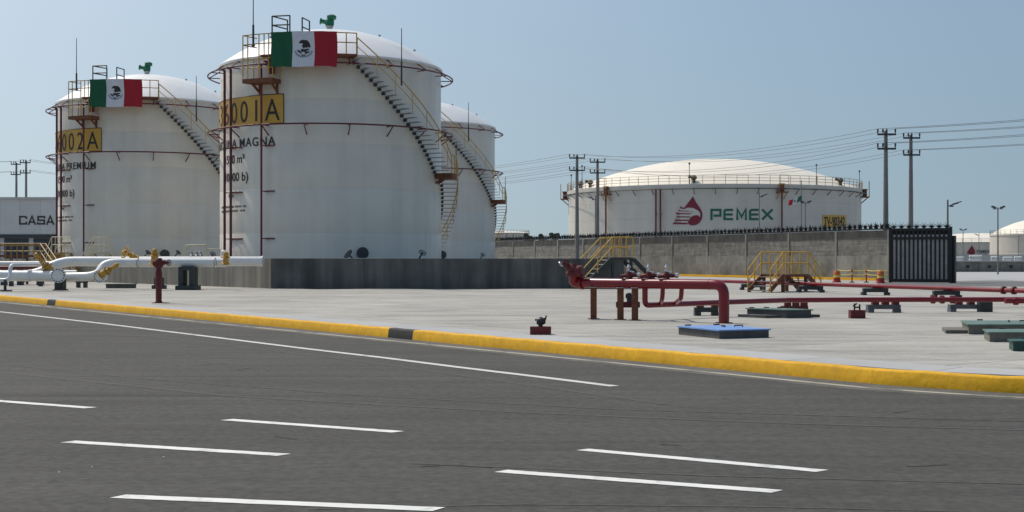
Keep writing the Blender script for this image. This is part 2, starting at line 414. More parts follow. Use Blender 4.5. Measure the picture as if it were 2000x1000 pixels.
gd_ = resample(offset_line(-.42), .8); stripe([Vector((p.x, p.y, 0)) for p in gd_ if 10 < p.y < 75], .82, 'dusty_gutter', 'dusty', z=RZ + .0022)
M['tyre'] = mat('tyre_mark', (.066, .0625, .053), .85, var=.12, scale=.8, speck=(.24, 11), dirt=((.074, .07, .06), .6, .45, .6, .9))
for mk, wd_ in (([(-300, 703), (0, 727), (450, 774), (1000, 805), (1500, 826), (2200, 846)], .09), ([(-200, 690), (250, 737), (700, 772), (1200, 800), (2100, 826)], .06), ([(0, 652), (300, 657), (700, 705), (1300, 790)], .10), ([(800, 905), (1400, 930), (2100, 948)], .05), ([(600, 995), (1000, 985), (1500, 990), (2100, 1005)], .04)):
    q = [G(x, y, RZ) for x, y in mk]; stripe(resample([Vector((p.x, p.y)) for p in q], .5), wd_, 'tyre_mark', 'tyre', z=RZ + .003)
M['crack'] = mat('asphalt_crack', (.045, .043, .038), .95)
for ck in ([(352, 678), (398, 679)], [(384, 714), (410, 712), (442, 710)], [(462, 724), (488, 719)], [(537, 852), (560, 856), (580, 858)], [(650, 713), (668, 712)], [(820, 912), (880, 908), (960, 914)], [(1290, 868), (1330, 871)], [(1770, 912), (1850, 908)], [(1745, 806), (1775, 804)]):
    q = [G(x, y, RZ) for x, y in ck]; stripe([Vector((p.x, p.y)) for p in q], .025, 'crack', 'crack', z=RZ + .0034)
for (x, y) in ((320, 893), (180, 912), (116, 923), (1028, 684)):
    c = G(x, y, RZ); r = .007 + .004 * ((x * 7) % 3) / 2
    MB().lathe(c - U_ * .003, [(r * .7, 0), (r, r * .5), (r * .5, r * 1.1)], 6).build('pebble', 'line', road)
# internal cross road beyond the gate
MB().prism([(19.5, 72), (80, 66), (80, 86), (24.5, 88)], -.03, .006).build('service_road', 'asphalt2', kind='structure', smooth=False)

# ================================================================== SPHERE TANK BUILDER
TR, TH, TZ = 6.475, 12.19, .48
EAVE = TZ + TH
def polar(C, az, r, z): return Vector((C[0] + r * math.sin(R_(az)), C[1] - r * math.cos(R_(az)), z))
def ring_pipe(mb, C, r, z, pr, n=72, seg=6, a0=0, a1=360):
    closed = (a1 - a0) >= 360
    pts = [polar(C, a0 + (a1 - a0) * i / n, r, z) for i in range(n if closed else n + 1)]
    mb.tube(pts, pr, seg, closed=closed)
def mex_flag(fl, fn):
    """three stripes and the eagle emblem; fn(u,v,w) 0..1"""
    for (u0, u1, m, nm) in ((0, .335, 'green', 'green_stripe'), (.335, .665, 'fwhite', 'white_stripe'), (.665, 1, 'fred', 'red_stripe')):
        mb = MB(); nu, nv = 14, 14
        for wv in (0, -1):
            mb.sheet(nu, nv, lambda u, v: fn(u0 + (u1 - u0) * u, v, wv))
        k = (nu + 1) * (nv + 1)
        rim = [i for i in range(nu + 1)] + [(j + 1) * (nu + 1) - 1 for j in range(1, nv + 1)] + [nv * (nu + 1) + i for i in range(nu - 1, -1, -1)] + [j * (nu + 1) for j in range(nv - 1, 0, -1)]
        mb.f += [(rim[i], rim[(i + 1) % len(rim)], rim[(i + 1) % len(rim)] + k, rim[i] + k) for i in range(len(rim))]
        o = mb.build(nm, m, fl)
        if nm == 'white_stripe': host = o
    # eagle (photo zoom coordinates around 952,480; 210 px = stripe width)
    def E(pts): return [((x - 955) / 560 + .5, .52 - (y - 480) / 285) for x, y in pts]
    shapes = [
        [(915, 438), (930, 418), (950, 412), (985, 415), (1003, 435), (1010, 462), (1004, 478), (990, 466), (980, 478), (966, 470), (960, 482), (948, 474), (940, 458), (952, 448), (940, 438), (928, 440)],
        [(940, 482), (962, 488), (990, 482), (1004, 486), (986, 498), (972, 512), (955, 506), (944, 512), (930, 498)],
        [(900, 488), (926, 500), (944, 520), (930, 522), (908, 506)],
        [(962, 516), (985, 506), (1006, 500), (998, 514), (975, 526)],
        [(938, 528), (972, 528), (966, 540), (944, 540)],
    ]
    for sh in shapes:
        q = E(sh); flat_solid(q, [tuple(range(len(q)))[::-1]], lambda x, y, wv: fn(x, y, .5 + wv * .4)).build('emblem', 'emblem', host)
    for a in range(12):
        a0 = 200 + a * 12.2
        pts = ellipse2(955, 482, 80, 72, 3, a0, a0 + 9); ins = ellipse2(955, 482, 66, 59, 3, a0, a0 + 9)
        q = E([(x, 964 - y) for x, y in pts + ins[::-1]])
        flat_solid(q, [tuple(range(len(q)))], lambda x, y, wv: fn(x, y, .5 + wv * .4)).build('emblem_leaf', 'emblem', host)

def handwheel(mb, c, ax, r, t=.03):
    ax = ax.normalized(); u = Vector((1, 0, 0)) if abs(ax.x) < .8 else Vector((0, 1, 0)); e = (u - ax * u.dot(ax)).normalized(); f = ax.cross(e)
    mb.tube([c + (e * math.cos(2 * math.pi * k / 16) + f * math.sin(2 * math.pi * k / 16)) * r for k in range(16)], t, 6, closed=True)
    for k in range(4):
        a = math.pi * k / 4; d = e * math.cos(a) + f * math.sin(a); mb.tube([c - d * r, c + d * r], t * .7, 5)
def make_tank(C, rot, lab, num, product, flag):
    """C centre (x,y); rot added to all azimuths"""
    T = thing('storage_tank', lab, 'tank', (C[0], C[1], 0), 'tall white storage tanks inside the dike')
    A = lambda az, r, z: polar(C, az + rot, r, z)
    cp = (C[0], C[1], 0)
    MB().lathe(cp, [(TR + .35, -.1), (TR + .35, TZ - .14), (TR + .30, TZ - .02)], 64).build('foundation', 'coping', T)
    nc = 5; ch = TH / nc
    for i in range(nc):
        z0 = TZ + i * ch; r = TR + (nc - i) * .004
        MB().lathe(cp, [(r, z0 + .002), (r, z0 + ch - .012), (r - .006, z0 + ch - .002)], 112, caps=False).build('shell_course', 'white', T)
        wsm = MB(); ring_pipe(wsm, C, r - .006, z0 + .004, .014, 112, 4); wsm.build('weld_seam', 'white', T)
        for k in range(4): wsm = MB(); wa_ = -75 + 45 * k + 17 * (i % 3); wsm.tube([A(wa_, r - .004, z0 + .02), A(wa_, r - .004, z0 + ch - .02)], .012, 4); wsm.build('weld_seam', 'white', T)
    # dome
    RI = 2.25; n = 14; rs = (TR * TR + RI * RI) / (2 * RI)
    prof = [(TR + .05, EAVE - .16), (TR + .10, EAVE - .14), (TR + .10, EAVE - .02), (TR + .02, EAVE + .05)]
    for i in range(1, n): 
        r = TR * (1 - i / n); prof.append((r, EAVE + .05 + math.sqrt(rs * rs - r * r) - (rs - RI)))
    prof.append((.02, EAVE + .05 + RI))
    dome = MB().lathe(cp, prof, 96).build('roof_dome', 'dome', T)
    ZT = EAVE + RI
    zr = lambda r: EAVE + .05 + math.sqrt(rs * rs - r * r) - (rs - RI)
    # roof vent
    vx = polar(C, rot - 25, .3, 0)
    nk = MB().lathe((vx.x, vx.y, ZT - .1), [(.17, 0), (.17, .34), (.24, .36), (.24, .42)], 14).build('vent_neck', 'coping', dome)
    vb = MB(); c = Vector((vx.x, vx.y, ZT + .55))
    vb.lathe(c - Vector((0, 0, .22)), [(.16, 0), (.27, .05), (.27, .30), (.20, .40)], 12)
    vb.lathe(c + Vector((.12, 0, .14)), [(.20, 0), (.28, .06), (.28, .24), (.12, .32)], 12)
    vb.lathe(c + Vector((-.2, 0, .02)), [(.13, 0), (.13, .28), (.19, .29), (.19, .36)], 12, axis=Vector((-1, 0, .15)))
    vb.build('roof_vent', 'vent', dome)
    for az, r in ((150, 3), (60, 3.2), (75, 5.0), (-60, 4)):
        q = A(az, r, 0); MB().lathe((q.x, q.y, zr(r) - .05), [(.05, 0), (.05, .10), (.08, .11), (.08, .15)], 8).build('roof_nozzle', 'steel', dome)
    # spray rings with brackets
    for z, zb in ((12.1, .55), (8.8, -.6)):
        mb = MB(); ring_pipe(mb, C, TR + .70, z, .045)
        rg = mb.build('cooling_ring', 'maroon', T)
        for k in range(18):
            az = k * 20 + 8; b = MB()
            b.bar(A(az, TR - .02, z), A(az, TR + .70, z), .05); 
            b.bar(A(az, TR - .02, z - .55 if zb < 0 else z + .42), A(az, TR + .68, z), .05)
            b.build('bracket', 'maroon', rg)
    for az in (72, 78):
        pass
    # risers
    for az, zt in ((-60.5, 12.1), (-54.5, 12.1), (-33.8, 12.1)):
        mb = MB(); pr = .075 if az < -40 else .06
        mb.tube(bend([A(az, TR + .38, .2), A(az, TR + .38, zt), A(az + 1.5, TR + .70, zt)], .15), pr, 8)
        rp = mb.build('riser_pipe', 'maroon', T)
        for z in (2.6, 5.2, 7.7):
            b = MB(); b.bar(A(az, TR - .02, z), A(az, TR + .38, z), .05); b.bar(A(az, TR + .06, z), A(az + 5.5, TR + .06, z), .05, .07)
            b.build('pipe_clamp', 'maroon', rp)
    # platforms
    def deck(a0, a1, r0, r1, z, th, nm, m):
        mb = MB(); n = 10; vs = []
        for i in range(n + 1):
            a = a0 + (a1 - a0) * i / n
            vs += [A(a, r0, z), A(a, r1, z), A(a, r1, z - th), A(a, r0, z - th)]
        fs = []
        for i in range(n):
            for j in range(4): fs.append((4 * i + j, 4 * i + (j + 1) % 4, 4 * i + 4 + (j + 1) % 4, 4 * i + 4 + j))
        fs += [(3, 2, 1, 0), (4 * n, 4 * n + 1, 4 * n + 2, 4 * n + 3)]
        return mb.add(vs, fs).build(nm, m, T, smooth=False)
    PZ = 12.55
    up = deck(-31, 10.5, TR - .2, TR + .98, PZ, .12, 'top_platform', 'rust')
    lo = deck(-40, -25, TR + .05, TR + 1.05, 11.28, .22, 'gauge_platform', 'rust')
    for az in (-37, -27):
        b = MB(); b.bar(A(az, TR, 10.6), A(az, TR + .75, 11.1), .10); b.bar(A(az, TR + .04, 10.5), A(az, TR + .04, 11.2), .12); b.build('bracket', 'rust', lo)
    b = MB(); q = A(-30, TR + .5, 11.9); b.lathe(A(-29, TR + .25, 11.6), [(.16, 0), (.16, .75), (.24, .76), (.24, .84)], 12); b.lathe(A(-33, TR + .2, 12.3), [(.12, 0), (.12, .5)], 10, axis=A(-28, TR + .2, 12.2) - A(-33, TR + .2, 12.3)); b.build('foam_chamber', 'redb', lo)
    b = MB()
    for z in (13.67, 13.15, 12.8):
        if z > 12.9: b.tube([A(-40 + 50.5 * i / 14, TR + 1.0, z) for i in range(15)], .03, 6)
    for az in (-29, -23, -17, -11, -5, 1, 6, 10.3): b.tube([A(az, TR + 1.0, PZ), A(az, TR + 1.0, 13.67)], .03, 6)
    for z in (13.67, 13.15): b.tube([A(-40, TR + 1.0, z), A(-40, TR - .1, z)], .03, 6)
    b.build('guard_rail', 'orail', up)
    b = MB()
    for az in (-40, -37.3, -31.5, -26.8, -25): b.tube([A(az, TR + 1.0, 11.28), A(az, TR + 1.0, 13.67)], .032, 6)
    for az in (-40, -25): b.tube([A(az, TR + .15, 11.28), A(az, TR + .15, 12.4)], .03, 6)
    for z in (12.35, 11.85): b.tube([A(-40 + 15 * i / 6, TR + 1.0, z) for i in range(7)], .026, 6)
    b.build('guard_rail', 'yrail', lo)
    # walkway on the dome: two rail frames
    b = MB()
    def frame(p, q, z0, z1):
        p, q = Vector(p), Vector(q); U = Vector((0, 0, 1))
        for e in (p, q): b.tube([e + U * z0, e + U * z1], .04, 6)
        for z in (z1, z1 - .5): b.tube([p + U * z, q + U * z], .04, 6)
    p0 = A(-31, 6.3, 0); p1 = A(-21.5, 6.2, 0); p2 = A(-30, 4.9, 0)
    frame(p0, p1, PZ, 14.83); frame(p0, p2, PZ, 14.83)
    q0 = A(-15.5, 6.0, 0); q1 = A(-14.5, 4.9, 0); frame(q0, q1, PZ, 14.72)
    b.build('roof_walk_rail', 'dsteel', up)
    # lightning rods
    b = MB(); q = A(-34.5, TR + .98, 0)
    b.tube([q + Vector((0, 0, 13.0)), q + Vector((0, 0, 14.2)), q + Vector((0, 0, 14.21)), q + Vector((0, 0, 16.6))], [.06, .06, .03, .02], 6); b.lathe(q + Vector((0, 0, 13.0)), [(.03, 0), (.1, .05), (.1, .12), (.03, .18)], 8); b.build('lightning_rod', 'dsteel', T)
    b = MB(); q = A(30.5, TR + 1.02, 0)
    b.tube([q + Vector((0, 0, 11.0)), q + Vector((0, 0, 12.3)), q + Vector((0, 0, 12.31)), q + Vector((0, 0, 14.15))], [.05, .05, .03, .02], 6); b.build('lightning_rod', 'dsteel', T)
    b = MB(); q = A(96, TR + 1.05, 0)
    b.tube([q + Vector((0, 0, 6.2)), q + Vector((0, 0, 8.6))], [.04, .02], 6); b.build('lightning_rod', 'dsteel', T)
    # spiral stair
    SI, SO = TR + .06, TR + .98; dz = .2285; rate = .107
    def flight(a0, z0, count, nm):
        st = MB()
        rows = []
        for i in range(count):
            a = a0 + i * dz / rate; z = z0 - (i + .5) * dz; hw = 1.15
            mb = MB(); vs = []
            for zz in (z - .035, z):
                vs += [A(a - hw, SI, zz), A(a - hw, SO, zz), A(a + hw, SO, zz), A(a + hw, SI, zz)]
            mb.add(vs, [(0, 1, 2, 3)[::-1], (4, 5, 6, 7), (0, 1, 5, 4), (1, 2, 6, 5), (2, 3, 7, 6), (3, 0, 4, 7)])
            tr = mb.build('stair_tread', 'tread', T, smooth=False)
            bb = MB(); bb.bar(A(a, TR, z - .12), A(a, TR + .16, z - .12), .16, .15); bb.build('tread_bracket', 'dsteel', tr)
        a1 = a0 + count * dz / rate; n = 20
        b = MB()
        for h, rr in ((1.0, .034), (.52, .022)):
            b.tube([A(a0 + (a1 - a0) * i / n, SO + .03, z0 + h - count * dz * i / n) for i in range(n + 1)], rr, 6)
        for i in range(0, count + 1, 4):
            a = a0 + i * dz / rate; z = z0 - i * dz; b.tube([A(a, SO + .03, z - .1), A(a, SO + .03, z + 1.0)], .02, 6)
        b.build('hand_rail', 'yrail', T)
        b = MB()
        b.build
        return a1
    a1 = flight(10.6, PZ - .12, 26, 'u')
    zl = PZ - .12 - 26 * dz
    ld = deck(a1 - 1, a1 + 8, SI, SO + .1, zl - .05, .30, 'stair_landing', 'rust')
    b = MB()
    for z in (1.0, .52): b.tube([A(a1 - 1 + 9 * i / 5, SO + .06, zl + z) for i in range(6)], .03, 6)
    for az in (a1, a1 + 4, a1 + 7.8): b.tube([A(az, SO + .06, zl - .1), A(az, SO + .06, zl + 1.0)], .03, 6)
    b.build('guard_rail', 'yrail', ld)
    for az in (a1 + 1, a1 + 6):
        b = MB(); b.bar(A(az, TR, zl - .62), A(az, TR + .4, zl - .36), .09); b.build('bracket', 'rust', ld)
    flight(a1 + 8.6, zl, int((zl - TZ - .3) / dz), 'l')
    # base fittings
    mh = MB(); q = A(14.5, TR - .02, 1.80); ax = A(14.5, TR + 1, 1.80) - q
    mh.lathe(q, [(.25, 0), (.25, .22), (.33, .23), (.33, .31)], 20, axis=ax); mh.build('manhole', 'dsteel', T)
    for az in (5, 33):
        vb = MB(); q = A(az, TR, .95); ax = A(az, TR + 1, .95) - A(az, TR, .95)
        vb.tube([q, q + ax * 1.5], .14, 10); vb.lathe(q + ax * 1.0, [(.25, 0), (.25, .35)], 12, axis=ax); vb.build('outlet_pipe', 'steel', T)
    for az, tl in ((11, .9), (38, -.5)):
        vb = MB(); q = A(az, TR + 1.1, 1.25); d = Vector((-.62 * tl, -.38, .5)).normalized()
        vb.tube([q, q + d * .8], .045, 6); (vb.lathe(q + d * .8, [(.05, -.02), (.30, -.02), (.30, .02), (.05, .02)], 18, axis=d) if tl > 0 else handwheel(vb, q + d * .8, d, .2, .02)); vb.build('valve_wheel', 'dsteel', T)
    # lettering
    if num:
        AC, span, AT = -59.5, 72.0, -57.5
        pa0, pa1, z0, z1 = AC - span / 2, AC + span / 2, 8.89, 10.52
        mb = MB(); nn = 30
        vs = []
        for i in range(nn + 1):
            a = pa0 + (pa1 - pa0) * i / nn
            vs += [A(a, TR + .045, z0), A(a, TR + .045, z1), A(a, TR + .02, z1), A(a, TR + .02, z0)]
        fs = [(3, 2, 1, 0), (4 * nn, 4 * nn + 1, 4 * nn + 2, 4 * nn + 3)]
        for i in range(nn):
            for j in range(4): fs.append((4 * i + j, 4 * i + 4 + j, 4 * i + 4 + (j + 1) % 4, 4 * i + (j + 1) % 4))
        pn = mb.add(vs, fs).build('sign_panel', 'sign', T)
        b = MB()
        for z in (z0 + .02, z1 - .02): b.tube([A(pa0 + (pa1 - pa0) * i / nn, TR + .05, z) for i in range(nn + 1)], .022, 4)
        for a in (pa0, pa1): b.tube([A(a, TR + .05, z0), A(a, TR + .05, z1)], .022, 4)
        b.build('sign_border', 'ink', pn)
        def wrap(a0, a1, zb, h, off=.06): return lambda u, v, wv: A(a0 + (a1 - a0) * u, TR + off + wv * .006, zb + v * h)
        map_text(num, wrap(pa0 + 3.2, pa1 - 2.0, 9.07, 1.26), offset=-.002, spacing=1.35).build('lettering', 'ink', pn)
        map_text(product[0], wrap(AT - product[1], AT + product[1], 7.72, .50, .03), offset=.010, spacing=1.15).build('lettering', 'ink', T)
        map_text('1590 m\u00b3', wrap(AT - 9.8, AT + 9.8, 6.84, .50, .03), offset=.012).build('lettering', 'ink', T)
        map_text('(10000 b)', wrap(AT - 12.5, AT + 12.5, 5.84, .50, .03), offset=.012).build('lettering', 'ink', T)
        map_text('Pic', wrap(AC - 3, AC + 3, 4.95, .2, .03)).build('lettering', 'ink', T)
        map_text('IIllIlI lIIlII IllI lIIlIlI lIl', wrap(AC - 14, AC + 13, 4.36, .12, .03)).build('small_print', 'ink', T)
        map_text('lIIlI IlIIl lIlIIlI lIIl', wrap(AC - 14, AC + 12, 4.12, .12, .03)).build('small_print', 'ink', T)
    if flag:
        fa0, fa1, fz0, fz1 = -25.2, 2.0, 11.80, 13.69
        q = A((fa0 + fa1) / 2, TR + 1.05, fz0)
        FL = thing('flag', flag, 'flag', q, 'flags hung on the tank rails')
        def fn(u, v, wv):
            rip = (.055 * math.sin(u * 17 + v * 1.6) + .028 * math.sin(u * 37 + v * 4)) * (1.15 - .75 * v) + .03 * math.sin(v * 6 + u * 3) + .05
            sag = .05 * math.sin(u * math.pi * 2 * 1.5 + .5) * (1 - v)
            return A(fa0 + (fa1 - fa0) * u + .35 * math.sin(v * 3) , TR + 1.12 + rip + .012 * wv, fz0 + (fz1 - fz0) * v + sag * .5)
        mex_flag(FL, fn)
    return T
ROT = 7.7
make_tank((-10.70, 79.0), ROT, 'nearest and largest of the tall white tanks, with yellow 36001A sign and flag on top', 'T-36001A', ('GASOLINA MAGNA', 29.5), 'striped flag with eagle emblem hung on the nearest tank, with yellow 36001A sign')
make_tank((-26.72, 98.0), ROT + 2, 'white tank at left with yellow 36002A sign, behind the white pipes', 'T-36002A', ('GASOLINA PREMIUM', 30), 'smaller-looking striped flag with eagle emblem hung on the left tank')
make_tank((-7.95, 114.0), ROT - 2, 'white tank half hidden behind the right side of the nearest tank', None, None, None)

# ================================================================== DIKE
DT = 1.5
cor = Vector((-12.05, 66.6)); dl = Vector((-.62, .785)); dn = Vector((.785, .62))   # left leg and its inward normal
right_end = 5.6
dike = thing('dike_wall', 'dark concrete containment wall around the foot of the tall white tanks', 'wall', (-3, 67, 0))
xs = [cor.x]; 
cuts_x = [-12.05, -7.4, -2.6, .9, right_end]
for i in range(len(cuts_x) - 1):
    x0, x1 = cuts_x[i] + (.012 if i else 0), cuts_x[i + 1] - .012
    if i == 0: MB().prism([(x0, cor.y), (x1, cor.y), (x1, cor.y + .28), (x0 + .2, cor.y + .28)], -.1, DT).build('wall_panel', 'dike', dike, smooth=False)
    else: MB().bbox(x0, x1, cor.y, cor.y + .28, -.1, DT).build('wall_panel', 'dike', dike, smooth=False)
MB().bbox(cor.x + .5, right_end, cor.y + .02, cor.y + .26, -.1, DT - .02).build('wall_core', 'dike', dike, smooth=False)
MB().prism([(cor.x - .03, cor.y - .03), (cuts_x[1] + 1.2, cor.y - .03), (cuts_x[1] + 1.2, cor.y + .31), (cor.x + .21, cor.y + .31)], DT, DT + .025).build('coping', 'coping', dike, smooth=False)
L = 0
for k, ln in enumerate((6.0, 6.0, 6.0, 8.0, 10.0, 14.0)):
    a = cor + dl * (L + (.012 if k else 0)); b_ = cor + dl * (L + ln - .012); L += ln
    q = [a, a + dn * .28, b_ + dn * .28, b_] 
    if k == 0: q = [Vector((cor.x, cor.y)) + dl * .015, cor + dl * .015 + Vector((.20, .265)), b_ + dn * .28, b_]
    MB().prism([tuple(p) for p in q], -.1, DT - .003).build('wall_panel', 'dike_lit', dike, smooth=False)
MB().bbox(right_end - .28, right_end, cor.y + .29, 125, -.1, DT - .003).build('wall_panel', 'dike', dike, smooth=False)

# ================================================================== BIG TANK
BC = (28.4, 188.6); BR = 20.4; BE = 10.95
BT = thing('storage_tank', 'huge wide white tank with drop logo, green lettering and railing round its roof', 'tank', (BC[0], BC[1], 0))
BA = lambda az, r, z: polar(BC, az, r, z)
VA = -math.degrees(math.atan2(BC[0], BC[1]))      # azimuth that faces the camera
bc = (BC[0], BC[1], 0)
for i in range(5):
    h = BE / 5; MB().lathe(bc, [(BR + (5 - i) * .006, i * h), (BR + (5 - i) * .006, (i + 1) * h - .01)], 128, caps=False).build('shell_course', 'bigwhite', BT)
MB().lathe(bc, [(BR + .04, BE - .5), (BR + .22, BE - .46), (BR + .22, BE), (BR - .1, BE + .05)], 128, caps=False).build('top_girder', 'bigwhite', BT)
RI = 4.5; rs = (BR * BR + RI * RI) / (2 * RI); prof = [(BR - .1, BE + .03)]
for i in range(1, 20): r = BR * (1 - i / 20); prof.append((r, BE + .05 + math.sqrt(rs * rs - r * r) - (rs - RI)))
prof.append((.05, BE + RI + .05)); bdome = MB().lathe(bc, prof, 128, caps=False).build('roof_dome', 'bigdome', BT)
b = MB()
for z in (1.12, .76, .4): b.tube([BA(i * 2.5, BR + .15, BE + z) for i in range(144)], .028, 4, closed=True)
for i in range(0, 90): b.tube([BA(i * 4, BR + .15, BE), BA(i * 4, BR + .15, BE + 1.12)], .03, 4)
b.build('guard_rail', 'orail', BT)
for z in (BE - .62, 1.75 + .3):
    b = MB(); b.tube([BA(i * 3, BR + .75, z) for i in range(120)], .06, 5, closed=True)
    rg = b.build('cooling_ring', 'dsteel' if z > 5 else 'maroon', BT)
    for k in range(48):
        b = MB(); az = k * 7.5; b.bar(BA(az, BR, z - .65), BA(az, BR + .75, z), .07); b.bar(BA(az, BR, z), BA(az, BR + .75, z), .06); b.build('bracket', 'dsteel', rg)
def baz(px): return math.degrees(math.asin(max(-.999, min(.999, (px - 1396) / 286.0)))) + VA * -1 * -1 if False else math.degrees(math.asin(max(-.999, min(.999, (px - 1396) / 286.0)))) - math.degrees(math.atan2(BC[0], BC[1]))
for px in (1206, 1298, 1306, 1515):
    b = MB(); az = baz(px); b.tube([BA(az, BR + .5, 0), BA(az, BR + .5, BE - .6)], .11, 8); rp = b.build('riser_pipe', 'maroon', BT)
    if px in (1298, 1306):
        for z in (4.0, 7.2):
            b = MB(); b.bar(BA(az - .4, BR, z), BA(az + .4, BR + .5, z), .1); b.build('pipe_clamp', 'maroon', rp)
for px in (1113, 1206, 1515, 1678):
    az = baz(px); ex = (BA(az + .1, BR, 0) - BA(az - .1, BR, 0)).normalized(); ey = (BA(az, BR + 1, 0) - BA(az, BR, 0)); axs = (ex, ey, Vector((0, 0, 1)))
    pf = MB().box(BA(az, BR + .6, BE - 1.05), (1.3, 1.0, .14), axs).build('foam_platform', 'rust', BT, smooth=False)
    b = MB(); b.lathe(BA(az, BR + .5, BE - 1.0), [(.3, 0), (.3, .9), (.4, .92), (.4, 1.05)], 12); b.build('foam_chamber', 'rust', pf)
    b = MB()
    for sx in (-.65, .65):
        b.bar(BA(az, BR, BE - 1.9) + ex * sx * .8, BA(az, BR + .9, BE - 1.1) + ex * sx * .8, .08)
        b.tube([BA(az, BR + 1.08, BE - 1.0) + ex * sx, BA(az, BR + 1.08, BE + 1.1) + ex * sx], .03, 4)
    for z in (1.1, .7, .3, -.1): b.tube([BA(az, BR + 1.08, BE + z) + ex * -.65, BA(az, BR + 1.08, BE + z) + ex * .65], .03, 4)
    b.build('guard_rail', 'orail', pf)
for px, yt in ((1120, 343), (1148, 325), (1355, 320), (1583, 323), (1676, 335)):
    az = baz(px); q = BA(az, BR - .15, BE); h = CAMZ + (YH - yt) * q.y / F - BE
    b = MB(); b.tube([q, q + Vector((0, 0, h * .45)), q + Vector((0, 0, h * .46)), q + Vector((0, 0, h))], [.07, .07, .04, .04], 6); b.lathe(q + Vector((0, 0, h - .1)), [(.05, 0), (.13, .08), (.13, .2), (.03, .3)], 8); b.build('lightning_rod', 'dsteel', BT)
for px in (1137, 1362, 1637, 1160):
    q = BA(baz(px), BR - .6, BE); b = MB(); b.lathe(q, [(.22, 0), (.22, .6), (.36, .65), (.42, .95), (.2, 1.15)], 10); b.lathe(q + Vector((-.2, 0, .9)), [(.15, 0), (.22, .5)], 8, axis=Vector((-1, 0, .3))); b.build('roof_vent', 'supp', bdome)
# logo on the shell: mapping photo px -> shell
def shell_px(x, y, off):
    """photo pixel -> point on the big shell (plus off outward)"""
    dx = (x - 1000) / F; dzv = -(y - YH) / F; r = BR + .03 + off
    a = dx * dx + 1; bq = -2 * (dx * BC[0] + BC[1]); cq = BC[0] ** 2 + BC[1] ** 2 - r * r
    t = (-bq - math.sqrt(bq * bq - 4 * a * cq)) / (2 * a); return Vector((dx * t, t, CAMZ + dzv * t))
Z1 = lambda pts: [(1080 + x / 5.0, 280 + y / 5.0) for x, y in pts]
logo = MB()
def plate(pts, m, nm, off=.02, parent=BT):
    q = Z1(pts); return flat_solid(q, [tuple(range(len(q)))], lambda x, y, wv: shell_px(x, y, off + wv * .008)).build(nm, m, parent)
drop = plate([(1367, 518), (1395, 572), (1425, 615), (1448, 650), (1458, 680), (1460, 702), (1452, 742), (1432, 775), (1400, 796), (1365, 803), (1335, 796), (1318, 780), (1310, 755), (1300, 700), (1278, 634)], 'lred', 'logo_drop')
plate([(1236, 634), (1290, 632), (1330, 628), (1370, 632), (1396, 645), (1425, 662), (1438, 686), (1437, 722), (1424, 706), (1400, 700), (1370, 706), (1346, 720), (1326, 750), (1316, 778), (1312, 790), (1250, 790), (1236, 700)], 'bigwhite', 'logo_head', .05, drop)
for f in ([(1243, 612), (1262, 628), (1302, 633), (1288, 641), (1244, 638)], [(1222, 645), (1240, 655), (1330, 660), (1330, 666), (1228, 664)], [(1200, 672), (1222, 680), (1345, 684), (1345, 692), (1205, 694)], [(1208, 708), (1225, 712), (1342, 714), (1338, 724), (1203, 724)], [(1198, 740), (1215, 744), (1326, 746), (1322, 758), (1188, 758)], [(1165, 790), (1188, 768), (1205, 772), (1318, 776), (1314, 790)]):
    plate(f, 'lred', 'logo_feather', .08, drop)
plate([(1345, 668), (1358, 666), (1366, 672), (1352, 674)], 'ink', 'logo_eye', .08, drop)
def letters(defs, x0, y0, cw, chh, gap, wd, fn, parent, m):
    for k, pl in enumerate(defs):
        v2, fs = strokes([[(x0 + k * (cw + gap) + a * cw, y0 + b_ * chh) for a, b_ in p] for p in pl], wd)
        flat_solid(v2, fs, fn).build('letter', m, parent, smooth=False)
LP = [[(.08, 1), (.08, .09), (.93, .09), (.93, .60), (.28, .60)]]
LE = [[(.92, .09), (.22, .09), (.09, .2), (.09, .91), (.92, .91)], [(.1, .50), (.88, .50)]]
LM = [[(.09, 1), (.09, .02), (.5, .72), (.91, .02), (.91, 1)]]
LX = [[(.02, .05), (.5, .5), (.02, .95)], [(1.0, .05), (.5, .5), (1.0, .95)]]
letters([LP, LE, LM, LE, LX], 1388, 408, 20.5, 22, 4.6, 4.4, lambda x, y, wv: shell_px(x, y, .02 + wv * .008), BT, 'lgreen')
sg = MB()
vs2 = [(1607 + 46 * i / 8, yy) for yy in (443.5, 420) for i in range(9)]
sp = flat_solid(vs2, [(i, i + 1, i + 10, i + 9) for i in range(8)], lambda x, y, wv: shell_px(x, y, .03 + wv * .015)).build('sign_panel', 'sign', BT)
map_text('TV-90342', lambda u, v, wv: shell_px(1609.5 + 41 * u, 440.5 - 17.5 * v, .06 + wv * .008), offset=.03).build('lettering', 'ink', sp)

